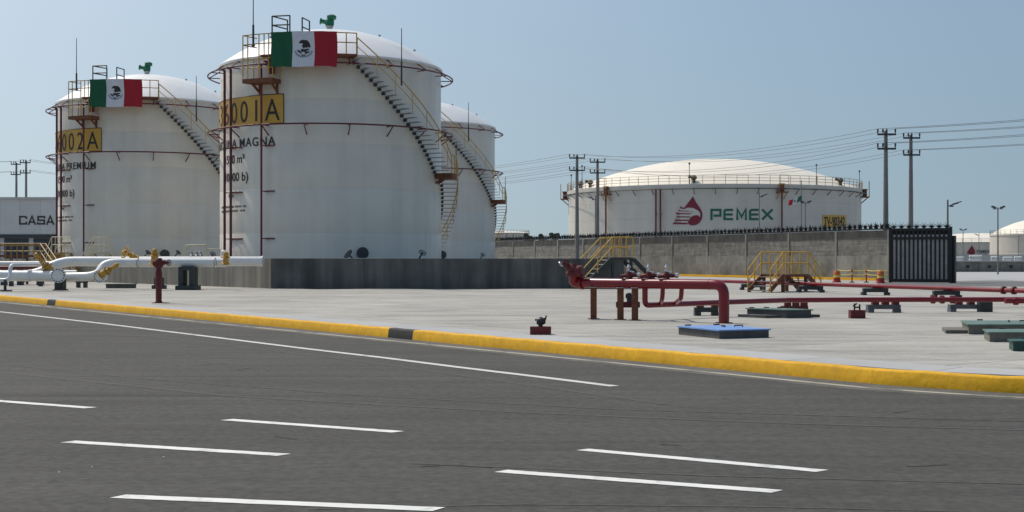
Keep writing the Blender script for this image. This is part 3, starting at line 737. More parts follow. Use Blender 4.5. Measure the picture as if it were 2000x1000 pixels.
# ================================================================== SPIKE-TOPPED PERIMETER WALL
wa = G(1420, 541.2); wb = G(1738, 548.5)
wdv = (wb - wa).normalized(); WL = 96.0; wst = wb - wdv * WL
WT = 3.45
wall = thing('perimeter_wall', 'long weathered concrete wall topped with black spikes behind the yard', 'wall', (wa.x, wa.y, 0))
wnn = Vector((-wdv.y, wdv.x, 0)); U = Vector((0, 0, 1)); axw = (wdv, wnn, U)
npan = 17; pl = WL / npan
for i in range(npan):
    c = wst + wdv * (pl * (i + .5))
    MB().box(c + U * .85, (pl - .26, .22, 1.7), axw).build('concrete_panel', 'wallc', wall, smooth=False)
    MB().box(c + U * 2.3 + wnn * .02, (pl - .26, .18, 1.18), axw).build('block_panel', mat('block_work', (.20, .19, .165), .9, var=.25, scale=.5, streak=(.3, 3.0, (.12, .12, 3.5)), dirt=((.09, .085, .075), .5, .48, .68, .7), speck=(.28, 2.6)) if i == 0 else bpy.data.materials['block_work'], wall, smooth=False)
    MB().box(c + U * 3.16, (pl - .26, .22, .52), axw).build('cap_beam', mat('dark_stained_concrete', (.06, .058, .052), .9, var=.3, scale=1, streak=(.3, 2, (1, 1, .2))) if i == 0 else bpy.data.materials['dark_stained_concrete'], wall, smooth=False)
for i in range(npan + 1):
    MB().box(wst + wdv * pl * i + U * 1.7, (.22, .26, 3.42), axw).build('wall_post', 'wallc', wall, smooth=False)
MB().bar(wst + U * (WT + .06), wb + U * (WT + .06), .10).build('spike_rail', 'black', wall, smooth=False)
def spike_mesh():
    mb = MB(); random.seed(3)
    for k in range(11):
        a = k * 2.399; el = R_(8 + 74 * ((k * 5) % 11) / 11)
        d = Vector((math.cos(a) * math.cos(el), math.sin(a) * math.cos(el) * .6, math.sin(el))); s_ = d.cross(Vector((.3, .5, .8))).normalized() * .085; t_ = d.cross(s_).normalized() * .085
        mb.add([s_, t_, -s_ - t_, d * (.30 + .26 * (k % 3) / 2)], [(0, 1, 3), (1, 2, 3), (2, 0, 3), (0, 2, 1)])
    mb.box((0, 0, -.02), (.26, .14, .18))
    return mb
sm = spike_mesh().build('spike', 'black', wall, smooth=False)
spm = sm.data; ns = 170
for i in range(ns):
    o = sm if i == 0 else bpy.data.objects.new('spike', spm)
    if i: COL.objects.link(o); o.parent = wall
    # mesh was built relative to the wall origin: undo that offset
    p = wst + wdv * (WL * (i + .5) / ns) + U * (WT + .18)
    o.location = p; o.scale = (.9, .9, .62 + .2 * ((i * 7) % 5) / 5); o.rotation_euler = (0, 0, i * 1.3)
for v in spm.vertices: v.co += Vector((wa.x, wa.y, 0))
for o in [c for c in wall.children if c.name.startswith('spike') and not c.name.startswith('spike_rail')]:
    o.location = o.location - Vector((wa.x, wa.y, 0))
for i in range(24):
    MB().box(wb - wdv * (1.35 + 2.6 * i * .55 + .0) - wnn * .55 + U * .09, (1.40, .2, .18), axw).build('base_kerb', 'kerby', wall, smooth=False)

# ---- black slatted gate panel
ga, gb = G(1739, 552), G(1857, 553)
gate = thing('slatted_gate', 'black steel gate panel with upright bars and spiked top at the wall end', 'gate', (ga + gb) / 2)
gd = (gb - ga).normalized(); gn = Vector((-gd.y, gd.x, 0)); GL = (gb - ga).length; axg = (gd, gn, U); GH = 3.25
for i in range(14):
    c = ga + gd * (GL * (i + .5) / 14) + U * (GH / 2 + .08)
    MB().box(c, (.125, .12, GH), axg).build('bar', 'gatek', gate, smooth=False)
for i in range(13):
    c = ga + gd * (GL * (i + 1) / 14) + U * (GH / 2 - .02) - gn * .03
    MB().box(c, (.165, .05, GH - .5), axg).build('slat', 'gateg', gate, smooth=False)
for z in (.12, 2.75, GH + .05):
    MB().box((ga + gb) / 2 + U * z - gn * .075, (GL, .06, .16), axg).build('cross_rail', 'gatek', gate, smooth=False)
MB().box((ga + gb) / 2 + U * (GH / 2 + .05) + gn * .12, (GL - .1, .03, GH - .1), axg).build('backing_sheet', 'gatek', gate, smooth=False)
for p in (ga, gb): MB().box(p + U * (GH / 2 + .1), (.16, .2, GH + .2), axg).build('end_post', 'gatek', gate, smooth=False)
MB().box(gb + gd * .13 + U * 1.45 + gn * .3, (.2, .5, 2.9), axg).build('catch_post', 'gatek', gate, smooth=False)
for i in range(8):
    mb = MB(); c = ga + gd * (GL * (i + .5) / 8) + U * (GH + .15)
    for k in range(9):
        el = R_(20 + 140 * k / 8); d = gd * math.cos(el) + U * math.sin(el); s_ = gn * .03; t_ = d.cross(gn) * .035
        mb.add([c + s_, c + t_, c - s_ - t_, c + d * (.42 if k % 2 else .3)], [(0, 1, 3), (1, 2, 3), (2, 0, 3)])
    mb.build('spike', 'gatek', gate, smooth=False)

# ================================================================== POWER POLES AND WIRES
arms = {}
def pole(px, ytop, ybase, Y, label, armz, armw, side=0, rot=0.0, rb=.22):
    base = Vector(((px - 1000) / F * Y, Y, -.05)); top = CAMZ + (YH - ytop) * Y / F
    t = thing('power_pole', label, 'pole', base, 'concrete power poles')
    MB().tube([base, base + U * (top * .5), Vector((base.x, base.y, top))], [rb, rb * .8, rb * .58], 12).build('shaft', 'pole', t)
    ex = Vector((math.cos(rot), math.sin(rot), 0)); ey = Vector((-ex.y, ex.x, 0)); tips = []
    for ya in armz:
        z = CAMZ + (YH - ya) * Y / F
        c = Vector((base.x, base.y, z)) + ex * (side * armw * .1) - ey * (rb * .7 + .06)
        ar = MB().box(c, (armw, .12, .13), (ex, ey, U)).build('cross_arm', 'dsteel', t, smooth=False)
        for k in (-.48, -.20, .0, .47):
            q = c + ex * armw * k + U * .05
            MB().lathe(q, [(.03, 0), (.03, .08), (.07, .1), (.05, .2), (.075, .22), (.05, .32)], 8).build('insulator', 'dsteel', ar)
            tips.append(q + U * .33)
    return tips
T1 = pole(1730, 256, 548, 91.0, 'tall concrete power pole in front of the gate end of the spiked wall', (263, 291), 1.26)
T2 = pole(1779, 264, 545, 101.0, 'tall concrete power pole rising just behind the black gate', (270, 303), 1.28)
T3 = pole(1127, 305, 540, 127.0, 'power pole left of the huge tank, standing before its edge', (309, 333), 1.5)
T4 = pole(1167, 313, 540, 134.0, 'power pole just right of the left edge of the huge tank', (317, 338), 1.55)
T5 = pole(32, 318, 560, 165.0, 'thin distant power pole at far left above the grey building', (321, 341), 1.2, rb=.2)
T6 = pole(51, 314, 560, 160.0, 'distant power pole beside the left tank above the grey building', (318, 338), 1.2, rb=.2)
def wire(a, b, sag, label, r=.014):
    n = 16; pts = [a.lerp(b, i / n) - U * (sag * 4 * (i / n) * (1 - i / n)) for i in range(n + 1)]
    MB().tube(pts, r, 4).build('power_cable', 'wire', None, label=label, cat='cable', group='overhead power cables')
for k, i in enumerate((0, 3, 4, 7)):
    pos = ('left upper', 'right upper', 'left lower', 'right lower')[k]
    wire(T3[i], T1[i], .9 + .1 * k, f'overhead cable between poles on {pos} crossarm ends, front line over the huge tank')
    wire(T4[i], T2[i], 1.0 + .1 * k, f'overhead cable between poles on {pos} crossarm ends, rear line over the huge tank')
    e = T1[i] + Vector((30, -14, 2.2)); wire(T1[i], e, .5, f'overhead cable running off right from {pos} arm of the pole before the gate')
    e = T2[i] + Vector((30, -14, 2.0)); wire(T2[i], e, .5, f'overhead cable running off right from {pos} arm of the pole behind the gate')
    e = T3[i] + Vector((-34, 16, -.6)); wire(T3[i], e, 1.2, f'overhead cable from {pos} arm of leftmost tank-side pole towards the white tanks')
    e = T4[i] + Vector((-36, 16, -.8)); wire(T4[i], e, 1.2, f'overhead cable from {pos} arm of second tank-side pole towards the white tanks')
    e = T5[i] + Vector((-30, -10, -.3)); wire(T5[i], e, .5, f'overhead cable off left from {pos} arm of the thinner far-left pole')
    e = T6[i] + Vector((24, 6, -1.8)); wire(T6[i], e, .4, f'overhead cable from {pos} arm of far-left pole towards the left tank')

# ---- lamps
def lamp(px, ytop, Y, label, kind, side=1, h0=None):
    base = Vector(((px - 1000) / F * Y, Y, 0)); top = CAMZ + (YH - ytop) * Y / F
    t = thing('lamp_post', label, 'lamp', base)
    MB().tube([base, Vector((base.x, base.y, top))], [.085, .06], 8).build('post', 'pole', t)
    if kind == 'solar':
        a = Vector((base.x, base.y, top - .45)); bq = a + Vector((side * .75, 0, .22))
        MB().bar(a, bq, .06).build('arm', 'dsteel', t)
        d = (bq - a).normalized(); MB().box(a + d * .65 + U * .05, (.62, .3, .06), (d, Vector((0, 1, 0)), d.cross(Vector((0, 1, 0))))).build('solar_lamp_head', 'solar', t)
        MB().box(a + d * .28 - U * .08, (.22, .2, .09)).build('battery_box', 'dsteel', t)
    else:
        c = Vector((base.x, base.y, top - .15)); MB().bar(c - Vector((.5, 0, 0)), c + Vector((.5, 0, 0)), .06).build('cross_arm', 'dsteel', t)
        for sx in (-.42, .42):
            MB().box(c + Vector((sx, -.05, .17)), (.42, .3, .16), (Vector((.94, 0, .34 * (1 if sx > 0 else -1))), Vector((0, 1, 0)), Vector((-.34 * (1 if sx > 0 else -1), 0, .94)))).build('floodlight', 'dsteel', t)
lamp(1851, 390, 92, 'solar lamp post at the right edge of the black gate', 'solar')
lamp(1949, 405, 126, 'double floodlight post standing alone on the far pavement at right', 'flood')
lamp(1881, 448, 230, 'small far double floodlight post before the far domed tank', 'flood')
lamp(1912, 455, 250, 'small far solar lamp post between the two far domed tanks', 'solar', -1)
lamp(1483, 376, 140, 'solar lamp post in front of the last green letter on the huge tank', 'solar')
lamp(1163, 382, 150, 'solar lamp post beside the power pole at the left of the huge tank', 'solar', -1)
lamp(1573, 394, 145, 'floodlight post right of the small flag by the huge tank', 'flood')
# small flag on a pole
fb = Vector(((1565 - 1000) / F * 150, 150, 0)); ft = CAMZ + (YH - 352) * 150 / F
fp = thing('flagpole', 'slim grey flagpole in front of the huge tank', 'pole', fb)
MB().tube([fb, Vector((fb.x, fb.y, ft))], [.09, .05], 8).build('shaft', 'pole', fp)
sf = thing('flag', 'small striped flag drooping from the slim pole before the huge tank', 'flag', P(1554, 398, 149.9))
def fn2(u, v, wv):
    a = P(1564.5, 393, 149.9); d = Vector((-1.45, .1, -.55)); upv = Vector((.12, 0, .62)); 
    return a + d * u + upv * v + Vector((0, -.10 * math.sin(u * 9 + v) - .012 * wv, .03 * math.sin(u * 8)))
mex_flag(sf, fn2)

# ================================================================== LEFT BUILDING
bb = P(0, 386, 132); bz = bb.z
bx1 = (118 - 1000) / F * 132; bx0 = bx1 - 26
bld = thing('warehouse', 'long grey clad building with black CASA lettering behind the left tank', 'building', ((bx0 + bx1) / 2, 136, 0))
npn = 13; pw = (bx1 - bx0) / npn
for i in range(npn):
    MB().bbox(bx0 + pw * i + .01, bx0 + pw * (i + 1) - .01, 132, 132.15, 3.9, bz - .22).build('cladding_panel', 'panel', bld, smooth=False)
MB().bbox(bx0, bx1, 132.16, 146, -.3, bz - .1).build('building_core', 'panel', bld, smooth=False)
MB().bbox(bx0 - .1, bx1 + .1, 131.85, 146.1, bz - .21, bz + .05).build('roof_edge', 'coping', bld, smooth=False)
MB().bbox(bx0, bx1, 131.9, 132.15, 3.55, 3.89).build('lintel', 'dsteel', bld, smooth=False)
for i in range(9):
    x0 = bx1 - 26 + i * 2.9
    wn = MB().bbox(x0 + .1, x0 + 2.5, 132.05, 132.155, 1.4, 3.5).build('window', 'dsteel', bld, smooth=False)
    for s_ in (0, 1): MB().bbox(x0 + .2 + s_ * 1.15, x0 + 1.25 + s_ * 1.15, 132.0, 132.049, 1.5, 3.4).build('pane', 'glass', wn, smooth=False)
CC = [[(.98, .10), (.09, .10), (.09, .90), (.98, .90), (.98, .66)], [(.98, .10), (.98, .34)]]
CA = [[(.02, 1), (.5, .04), (.98, 1)], [(.22, .70), (.78, .70)]]
CS = [[(.96, .30), (.96, .10), (.08, .10), (.08, .50), (.94, .50), (.94, .90), (.05, .90), (.05, .70)]]
letters([CC, CA, CS, CA], 37.5, 421.5, 14.2, 17.5, 3.6, 2.9, lambda x, y, wv: P(x, y, 131.97) - Vector((0, wv * .02, 0)), bld, 'ink')

# ================================================================== WHITE PIPING AT LEFT
def valve_body(mb, c, ax, r):
    ax = ax.normalized(); mb.lathe(c - ax * r * 1.3, [(r * 1.45, 0), (r * 1.45, r * .25), (r, r * .3), (r * .9, r * 2.3), (r * 1.45, r * 2.35), (r * 1.45, r * 2.6)], 18, axis=ax)
WP = 'white fuel pipes in front of the left tanks'
def flange(mb, c, ax, r, n=20): mb.lathe(c - ax.normalized() * .05, [(r, 0), (r, .1)], n, axis=ax)
# rear pipe A : from the dike corner to the left, then down to the lower run
YA, YB = 66.2, 63.6
tA = thing('white_pipe', 'long white pipe ending at the concrete wall corner, upper run with angled elbow', 'pipe', P(300, 512, YA), WP)
A0 = P(514, 510.5, YA + .2); A1 = P(106, 510.5, YA); A2 = P(70, 538, YA - 1.0); A3 = P(-80, 537, YA - 1.0)
MB().tube(bend([A0, A1 + Vector((.3, 0, 0)), A2, A3], .7), .245, 20).build('pipe_run', 'pipew', tA)
for q, r in ((A0 + Vector((-.05, 0, 0)), .27), (P(60, 537, YA - 1), .27)): b = MB(); flange(b, q, Vector((1, 0, 0)), r); b.build('flange', 'pipew', tA)
tB = thing('white_pipe', 'white pipe with elbow down to a round flanged end beside the flat green box', 'pipe', P(300, 512, YB), WP)
B0 = P(441, 513, YB + .6); B1 = P(203, 513, YB); B2 = P(192, 540, YB - .6)
MB().tube(bend([B0, B1, B2, P(130, 541, YB - .2)], .75), .215, 20).build('pipe_run', 'pipew', tB)
b = MB(); c = P(195, 540, YB - .9); flange(b, c, Vector((-.12, -1, 0)), .30); b.tube([c, c + Vector((.05, .5, 0))], .2, 14); b.build('blind_flange', 'pipew', tB)
b = MB()
for k in range(12): 
    a = k * math.pi / 6; b.lathe(c + Vector((math.cos(a) * .245, -.04, math.sin(a) * .245)), [(.028, 0), (.028, .05)], 6, axis=Vector((-.12, -1, 0)))
b.build('bolt_ring', 'dsteel', tB)
for px in (270, 420): b = MB(); c = P(px, 513, YB + .1); b.tube([c + Vector((0, -.235 * math.cos(a), .235 * math.sin(a))) for a in [k * math.pi / 8 for k in range(16)]], .02, 5, closed=True); b.build('pipe_band', 'steel', tB)
tC = thing('white_pipe', 'lower white pipe at the left edge ending in a bolted round flange', 'pipe', P(60, 545, 61.5), WP)
MB().tube(bend([P(-90, 538, 61.8), P(80, 539, 61.8), P(106, 539, 61.6)], .3), .25, 20).build('pipe_run', 'pipew', tC)
c = P(114, 538, 61.3); b = MB(); flange(b, c, Vector((.12, -1, 0)), .34); b.tube([c, c + Vector((-.1, .5, 0))], .22, 14); b.build('blind_flange', 'pipew', tC)
b = MB()
for k in range(14):
    a = k * math.pi / 7; b.lathe(c + Vector((math.cos(a) * .285, -.04, math.sin(a) * .285)), [(.03, 0), (.03, .05)], 6, axis=Vector((.12, -1, 0)))
b.build('bolt_ring', 'dsteel', tC)
b = MB(); flange(b, P(58, 539, 61.8), Vector((1, 0, 0)), .27); b.build('flange', 'pipew', tC)
tD = thing('white_pipe', 'thin white pipe with bent riser at the far left, in front of the thick ones', 'pipe', P(30, 552, 60.5), WP)
MB().tube(bend([P(-60, 547, 60.4), P(20, 547, 60.4), P(20, 517, 60.6), P(100, 517, 63.5)], .28), .085, 12).build('pipe_run', 'pipew', tD)
b = MB(); b.tube([P(10, 547, 60.3), P(10, 569, 60.3)], .07, 8); b.box(P(12, 569.0, 60.3) + U * .03, (.45, .3, .06)); b.build('foot', 'supp', tD)
# yellow valves
def gate_valve(name, c, d, r, L, label, wheel=.28):
    t = thing(name, label, 'valve', c, 'ochre yellow valves on the white pipes'); d = d.normalized()
    b = MB(); valve_body(b, c, d, r); b.lathe(c + d * r, [(r * .9, 0), (r * .7, .1), (r * .95, .12), (r * .95, .2)], 14, axis=d); b.build('body', 'valve', t)
    b = MB(); s_ = d.cross(Vector((0, 1, 0))).normalized() * r * .45
    for q in (s_, -s_): b.tube([c + d * (r + .15) + q, c + d * (r + L * .7) + q * .5], .035, 6)
    b.tube([c + d * r, c + d * (r + L)], .035, 8); b.build('yoke', 'valve', t)
    b = MB(); b.lathe(c + d * (r + L * .66), [(.09, 0), (.12, .05), (.12, .14), (.07, .2)], 10, axis=d)
    if wheel: handwheel(b, c + d * (r + L * .82), d, wheel)
    b.build('hand_wheel', 'valve', t); return t
gate_valve('gate_valve', P(99, 530, 61.9), Vector((-.60, -.1, .72)), .21, 1.05, 'big ochre valve leaning left above the round flange at far left', .0)
gate_valve('gate_valve', P(203, 533, 62.6), Vector((.76, -.2, .42)), .15, .75, 'ochre valve leaning right beside the second round flange', .0)
gate_valve('gate_valve', P(262, 502, 64.6), Vector((-.62, -.62, .42)), .12, .5, 'ochre valve with big spoked wheel on top of the long white pipe', .29)
gate_valve('gate_valve', P(302, 508, 62.9), Vector((.05, -.1, 1)), .18, .25, 'squat ochre valve behind the red hydrant', .0)
gate_valve('gate_valve', P(441, 508, 63.6), Vector((.1, -.3, .9)), .14, .12, 'small ochre valve near the right end of the white pipes', .0)
t = thing('vent_pipe', 'short white upright pipe stub at the end of the white pipes', 'pipe', P(435, 508, 64.4))
MB().tube(bend([P(434, 509, 64.4), P(434, 492, 64.4), P(441, 492, 64.4), P(441, 505, 64.4)], .1), .09, 10).build('pipe_run', 'pipew', t)
# supports
def portal(px0, px1, ytop, ybase, Y, label, m='supp', th=.22, dep=.9):
    a, b_ = Vector(((px0 - 1000) / F * Y, Y, 0)), Vector(((px1 - 1000) / F * Y, Y, 0)); zt = CAMZ - (ytop - YH) * Y / F
    t = thing('pipe_support', label, 'support', (a + b_) / 2)
    wdx = b_.x - a.x; cx = (a.x + b_.x) / 2
    MB().box((cx, Y + dep / 2, .10), (wdx * 1.28, dep + .35, .22)).build('base', m, t, smooth=False)
    for sx in (-1, 1):
        for yy in (Y + .2, Y + dep - .2): MB().box((cx + sx * (wdx / 2 - th / 2), yy, .21 + (zt - .37) / 2), (th, .4, zt - .37)).build('leg', m, t, smooth=False)
    MB().box((cx, Y + dep / 2, zt - .079), (wdx, dep, .158)).build('beam', m, t, smooth=False)
portal(348, 378, 521.5, 564, 63.4, 'dark portal-shaped pipe support under the white pipes', 'supp')
t = thing('pipe_support', 'dark block under the bolted flange at far left', 'support', G(118, 567)); g = G(118, 567)
MB().box(g + U * .27, (.42, .42, .52)).build('block', 'supp', t, smooth=False); MB().box(g + U * .02 , (.56, .56, .05)).build('base', 'boxc', t, smooth=False)
t = thing('pipe_support', 'dark low block behind the hydrant under the ochre valve', 'support', G(311, 564)); g = G(311, 564)
MB().box(g + U * .28, (.40, .4, .55)).build('block', 'supp', t, smooth=False); MB().box(g + U * .09, (.6, .6, .18)).build('base', 'boxc', t, smooth=False)
t = thing('pipe_support', 'dark steel stand between the two round flanges', 'support', G(160, 562)); g = G(160, 562)
MB().box(g + U * .30, (.55, .3, .10)).build('beam', 'supp', t, smooth=False)
for s_ in (-1, 1): MB().box(g + Vector((s_ * .18, 0, .13)), (.14, .3, .26)).build('leg', 'supp', t, smooth=False)
t = thing('hatch_box', 'flat dark green box on the pad beside the round flange', 'box', G(231, 563)); g = G(231, 563)
MB().box(g + U * .09 + Vector((0, .5, 0)), (1.25, 1.0, .18)).build('curb', 'boxc', t, smooth=False); MB().box(g + U * .20 + Vector((0, .5, 0)), (1.33, 1.08, .035)).build('lid', 'lidk', t, smooth=False)

# red hydrant post
g = G(310, 592)
hy = thing('fire_hydrant', 'tall dark red hydrant post with side handwheel near the yellow kerb', 'hydrant', g)
MB().lathe(g, [(.125, 0), (.125, .06), (.10, .07), (.105, .75), (.118, 1.0), (.09, 1.12), (.075, 1.20)], 18).build('barrel', 'redb', hy)
MB().box(g + Vector((.06, 0, .012)), (.5, .34, .02)).build('base_plate', 'redb', hy, smooth=False)
b = MB(); c = g + U * 1.34; b.lathe(c - U * .16, [(.10, 0), (.15, .04), (.16, .20), (.12, .30), (.08, .34)], 14); b.lathe(c + Vector((.08, 0, .03)), [(.09, 0), (.09, .12), (.05, .16), (.05, .22)], 12, axis=Vector((1, 0, 0))); b.lathe(c + Vector((-.08, -.02, .0)), [(.1, 0), (.1, .1)], 12, axis=Vector((-1, -.2, 0))); b.build('head', 'redb', hy)
b = MB(); handwheel(b, c + Vector((.34, -.02, .02)), Vector((1, -.75, 0)), .10, .013); b.tube([c + Vector((.25, 0, .03)), c + Vector((.36, 0, .02))], .02, 6); b.build('hand_wheel', 'redb', hy)

# yellow catwalk and stairs behind the white pipes
def crossover(base, d, width, plat, rise, run, label, m_rail, m_str, steps, h=1.0, two=True, cat='stairs', tm='tread', rr=.022, legm=None, rail2=True):
    """stairs up - platform - stairs down; base = centre of the platform on the ground, d = walking axis"""
    d = Vector(d).normalized(); n = Vector((-d.y, d.x, 0)); t = thing('crossover_stair', label, cat, base)
    base = Vector(base); hw = width / 2
    MB().box(base + U * (rise - .05), (plat, width, .10), (d, n, U)).build('platform', m_str, t, smooth=False)
    for sx in (-1, 1):
        for sy in (-1, 1):
            p = base + d * sx * (plat / 2 - .08) + n * sy * (hw - .06); MB().box(p + U * (rise - .1) / 2, (.12, .12, rise - .1), (d, n, U)).build('leg', legm or m_str, t, smooth=False)
    for sy in (-1, 1):
        b = MB(); e = n * sy * (hw + .02)
        for hh in (h, h * .5): b.tube([base + d * -plat / 2 + e + U * (rise + hh), base + d * plat / 2 + e + U * (rise + hh)], rr, 6)
        for k in range(4): p = base + d * (-plat / 2 + plat * k / 3) + e; b.tube([p + U * rise, p + U * (rise + h)], rr, 6)
        b.build('guard_rail', m_rail, t)
    for sx in ((-1, 1) if two else (-1,)):
        top = base + d * sx * plat / 2 + U * rise; foot = base + d * sx * (plat / 2 + run)
        for k in range(steps):
            f = (k + .5) / steps; p = top.lerp(foot, f) - U * .02
            MB().box(p, (run / steps * 1.05, width - .08, .04), (d, n, U)).build('stair_tread', tm, t, smooth=False)
        for sy in (-1, 1):
            e = n * sy * (hw - .01)
            MB().bar(top + e - U * .08, foot + e + U * .06, .05, .22).build('stringer', m_str, t, smooth=False)
            if sx == 1 and not rail2: continue
            b = MB(); e = n * sy * (hw + .03)
            for hh in (h, h * .5): b.tube([top + e + U * hh, foot + e + U * hh], rr, 6)
            for k in (0, .5, 1): p = top.lerp(foot, k) + e; b.tube([p, p + U * h], rr, 6)
            b.build('hand_rail', m_rail, t)
    return t
crossover(Vector(((196 - 1000) / F * 88, 88, 0)), (1, .15, 0), .9, .9, 1.9, 1.0, 'pale yellow access stair behind the white pipes, right of the left tank edge', 'cream', 'cream', 6, rr=.02)
crossover(Vector(((120 - 1000) / F * 87, 87, 0)), (1, -.3, 0), .9, .8, 1.9, .9, 'pale yellow access stair at the left tank edge', 'cream', 'orail', 6, rr=.02)
cw = thing('catwalk', 'ochre railed catwalk at far left behind the white pipes', 'catwalk', P(40, 512, 78))
a, b_ = P(-40, 500, 78), P(84, 500, 78)
MB().bar(a, b_, .9, .12).build('deck', 'rust', cw, smooth=False)
b = MB()
for off in (-.45, .45):
    for hh in (.28, .62, .72): b.tube([a + Vector((0, off, hh)), b_ + Vector((0, off, hh))], .035, 6)
    for k in range(12): p = a.lerp(b_, k / 11) + Vector((0, off, 0)); b.tube([p - U * .3, p + U * .72], .03, 6)
    b.tube([b_ + Vector((0, off, .72)), P(108, 514, 76) + Vector((0, off, .1))], .035, 6); b.tube([b_ + Vector((0, off, .28)), P(104, 522, 76) + Vector((0, off, 0))], .035, 6)
b.build('guard_rail', 'orail', cw)
for k in range(5): p = a.lerp(b_, k / 4); MB().bbox(p.x - .06, p.x + .06, p.y - .06, p.y + .06, 0, p.z - .05).build('leg', 'rust', cw, smooth=False)
for k, (y, Y, r, m, lb) in enumerate(((515, 75, .14, 'pipew', 'grey-white pipe running under the ochre catwalk'), (523, 72, .11, 'maroon', 'dark thin pipe below the catwalk at far left'), (533, 84, .18, 'pipew', 'rear white pipe low at far left beyond the catwalk'))):
    q0, q1 = P(-60, y, Y), P(104 if k < 2 else 150, y, Y); t = thing('yard_pipe', lb, 'pipe', ((q0.x + q1.x) / 2, Y, 0))
    MB().tube([q0, q1], r, 10).build('pipe_run', m, t)
    if k:
        for f_ in (.2, .5, .85): p = q0.lerp(q1, f_); MB().bbox(p.x - .1, p.x + .1, Y - .1, Y + .1, 0, p.z - r + .02).build('leg', 'supp', t, smooth=False)
for k, px in enumerate((8, 40, 78)):
    g = Vector(((px - 1000) / F * 75, 75, 0)); lb = ('leftmost', 'middle', 'rightmost')[k]
    t = thing('pipe_support', f'{lb} dark pedestal below the catwalk pipes at far left', 'support', g)
    MB().box(g + U * .45, (.3, .3, .9)).build('post', 'supp', t, smooth=False); MB().box(g + U * .99, (.7, .34, .18)).build('cap', 'supp', t, smooth=False)
# white sampling frame right of the left tank
YS = 75.5
t = thing('sampling_frame', 'white pipe frame with small valves above the long white pipe', 'frame', Vector(((382 - 1000) / F * YS, YS, 0)))
b = MB(); e0, e1_ = P(363, 479, YS), P(403, 479, YS); b.tube(bend([Vector((e0.x, YS, 0)), e0, e1_, Vector((e1_.x, YS, 0))], .1), .045, 8); b.build('frame', 'cream', t)
b = MB(); b.tube([P(404, 486, YS), P(430, 486.5, YS), Vector((P(430, 486.5, YS).x, YS, 0))], .03, 6); b.build('side_rail', 'cream', t)
b = MB(); b.tube([P(364, 505, YS), P(402, 505, YS)], .07, 8); b.build('manifold', 'pipew', t)
for px in (375, 385, 393): b = MB(); c = P(px, 503, YS); b.lathe(c, [(.10, 0), (.15, .1), (.05, .22), (.05, .3)], 10); handwheel(b, c + U * .33, Vector((.4, -.6, 1)), .10, .014); b.build('small_valve', 'steel', t)
for k, (px, s_) in enumerate(((283, 1), (330, -1), (342, 1))):
    c = P(px, 500, 87); d = Vector((.5 * s_, -.2, .5)).normalized(); lb = ('left of the red hydrant', 'just right of the red hydrant', 'left of the white pipe frame')[k]
    t = thing('gate_valve', f'small dark valve at the foot of the left tank, {lb}', 'valve', c)
    b = MB(); b.tube([c - U * c.z, c, c + d * .35], .04, 6); b.build('stem', 'dsteel', t); b = MB(); handwheel(b, c + d * .35, d, .18, .025); b.build('hand_wheel', 'dsteel', t)

# ================================================================== RED FIRE-WATER PIPING
Zm = .895; PL = P(1136, 551.5, 33.3); PL.z = Zm; PR = P(1414, 557, 30.9); PR.z = Zm
fw = thing('fire_main', 'thick glossy red pipe that bends down at right behind the blue-lidded box', 'pipe', PL.lerp(PR, .5) * 1.0)
foot = Vector((PR.x, PR.y, -.02))
MB().tube(bend([PL, PR, foot], .26, 8), .122, 24).build('pipe_run', 'red', fw)
b = MB(); flange(b, PL, (PR - PL), .17); b.build('flange', 'red', fw)
dp = (PR - PL).normalized()
for f_ in (.30, .62, .905):
    c = PL.lerp(PR, f_); b = MB(); b.lathe(c - dp * .012, [(.121, 0), (.128, .008), (.128, .016), (.121, .024)], 24, axis=dp, caps=False); b.build('weld_band', 'red', fw)
b = MB(); b.lathe(Vector((foot.x, foot.y, .48)), [(.121, 0), (.128, .008), (.128, .016), (.121, .024)], 24, caps=False); b.build('weld_band', 'red', fw)
b = MB(); b.lathe(Vector((foot.x, foot.y, -.01)), [(.2, 0), (.2, .03), (.13, .035)], 20); b.build('floor_collar', 'redb', fw)
for px in (1161, 1216, 1245):
    c = PL.lerp(PR, (px - 1136) / 278.0); lg = MB().bbox(c.x - .075, c.x + .075, c.y - .075, c.y + .075, .014, Zm - .11).build('leg', 'rust', fw, smooth=False)
    MB().bbox(c.x - .14, c.x + .14, c.y - .14, c.y + .14, -.01, .014).build('base_plate', 'rust', lg, smooth=False)
    MB().bbox(c.x - .1, c.x + .1, c.y - .13, c.y + .13, Zm - .112, Zm - .095).build('saddle', 'coping', lg, smooth=False)
c = PL.lerp(PR, (1233 - 1136) / 278.0); cb = MB().bbox(c.x - .30, c.x + .28, c.y + .10, c.y + .22, .30, .44).build('cross_beam', 'redb', fw, smooth=False)
b = MB(); b.lathe(c + Vector((.02, .15, -.455)), [(.06, 0), (.06, .08), (.09, .1), (.09, .18), (.04, .22)], 10); b.build('drain_valve', 'dsteel', cb)
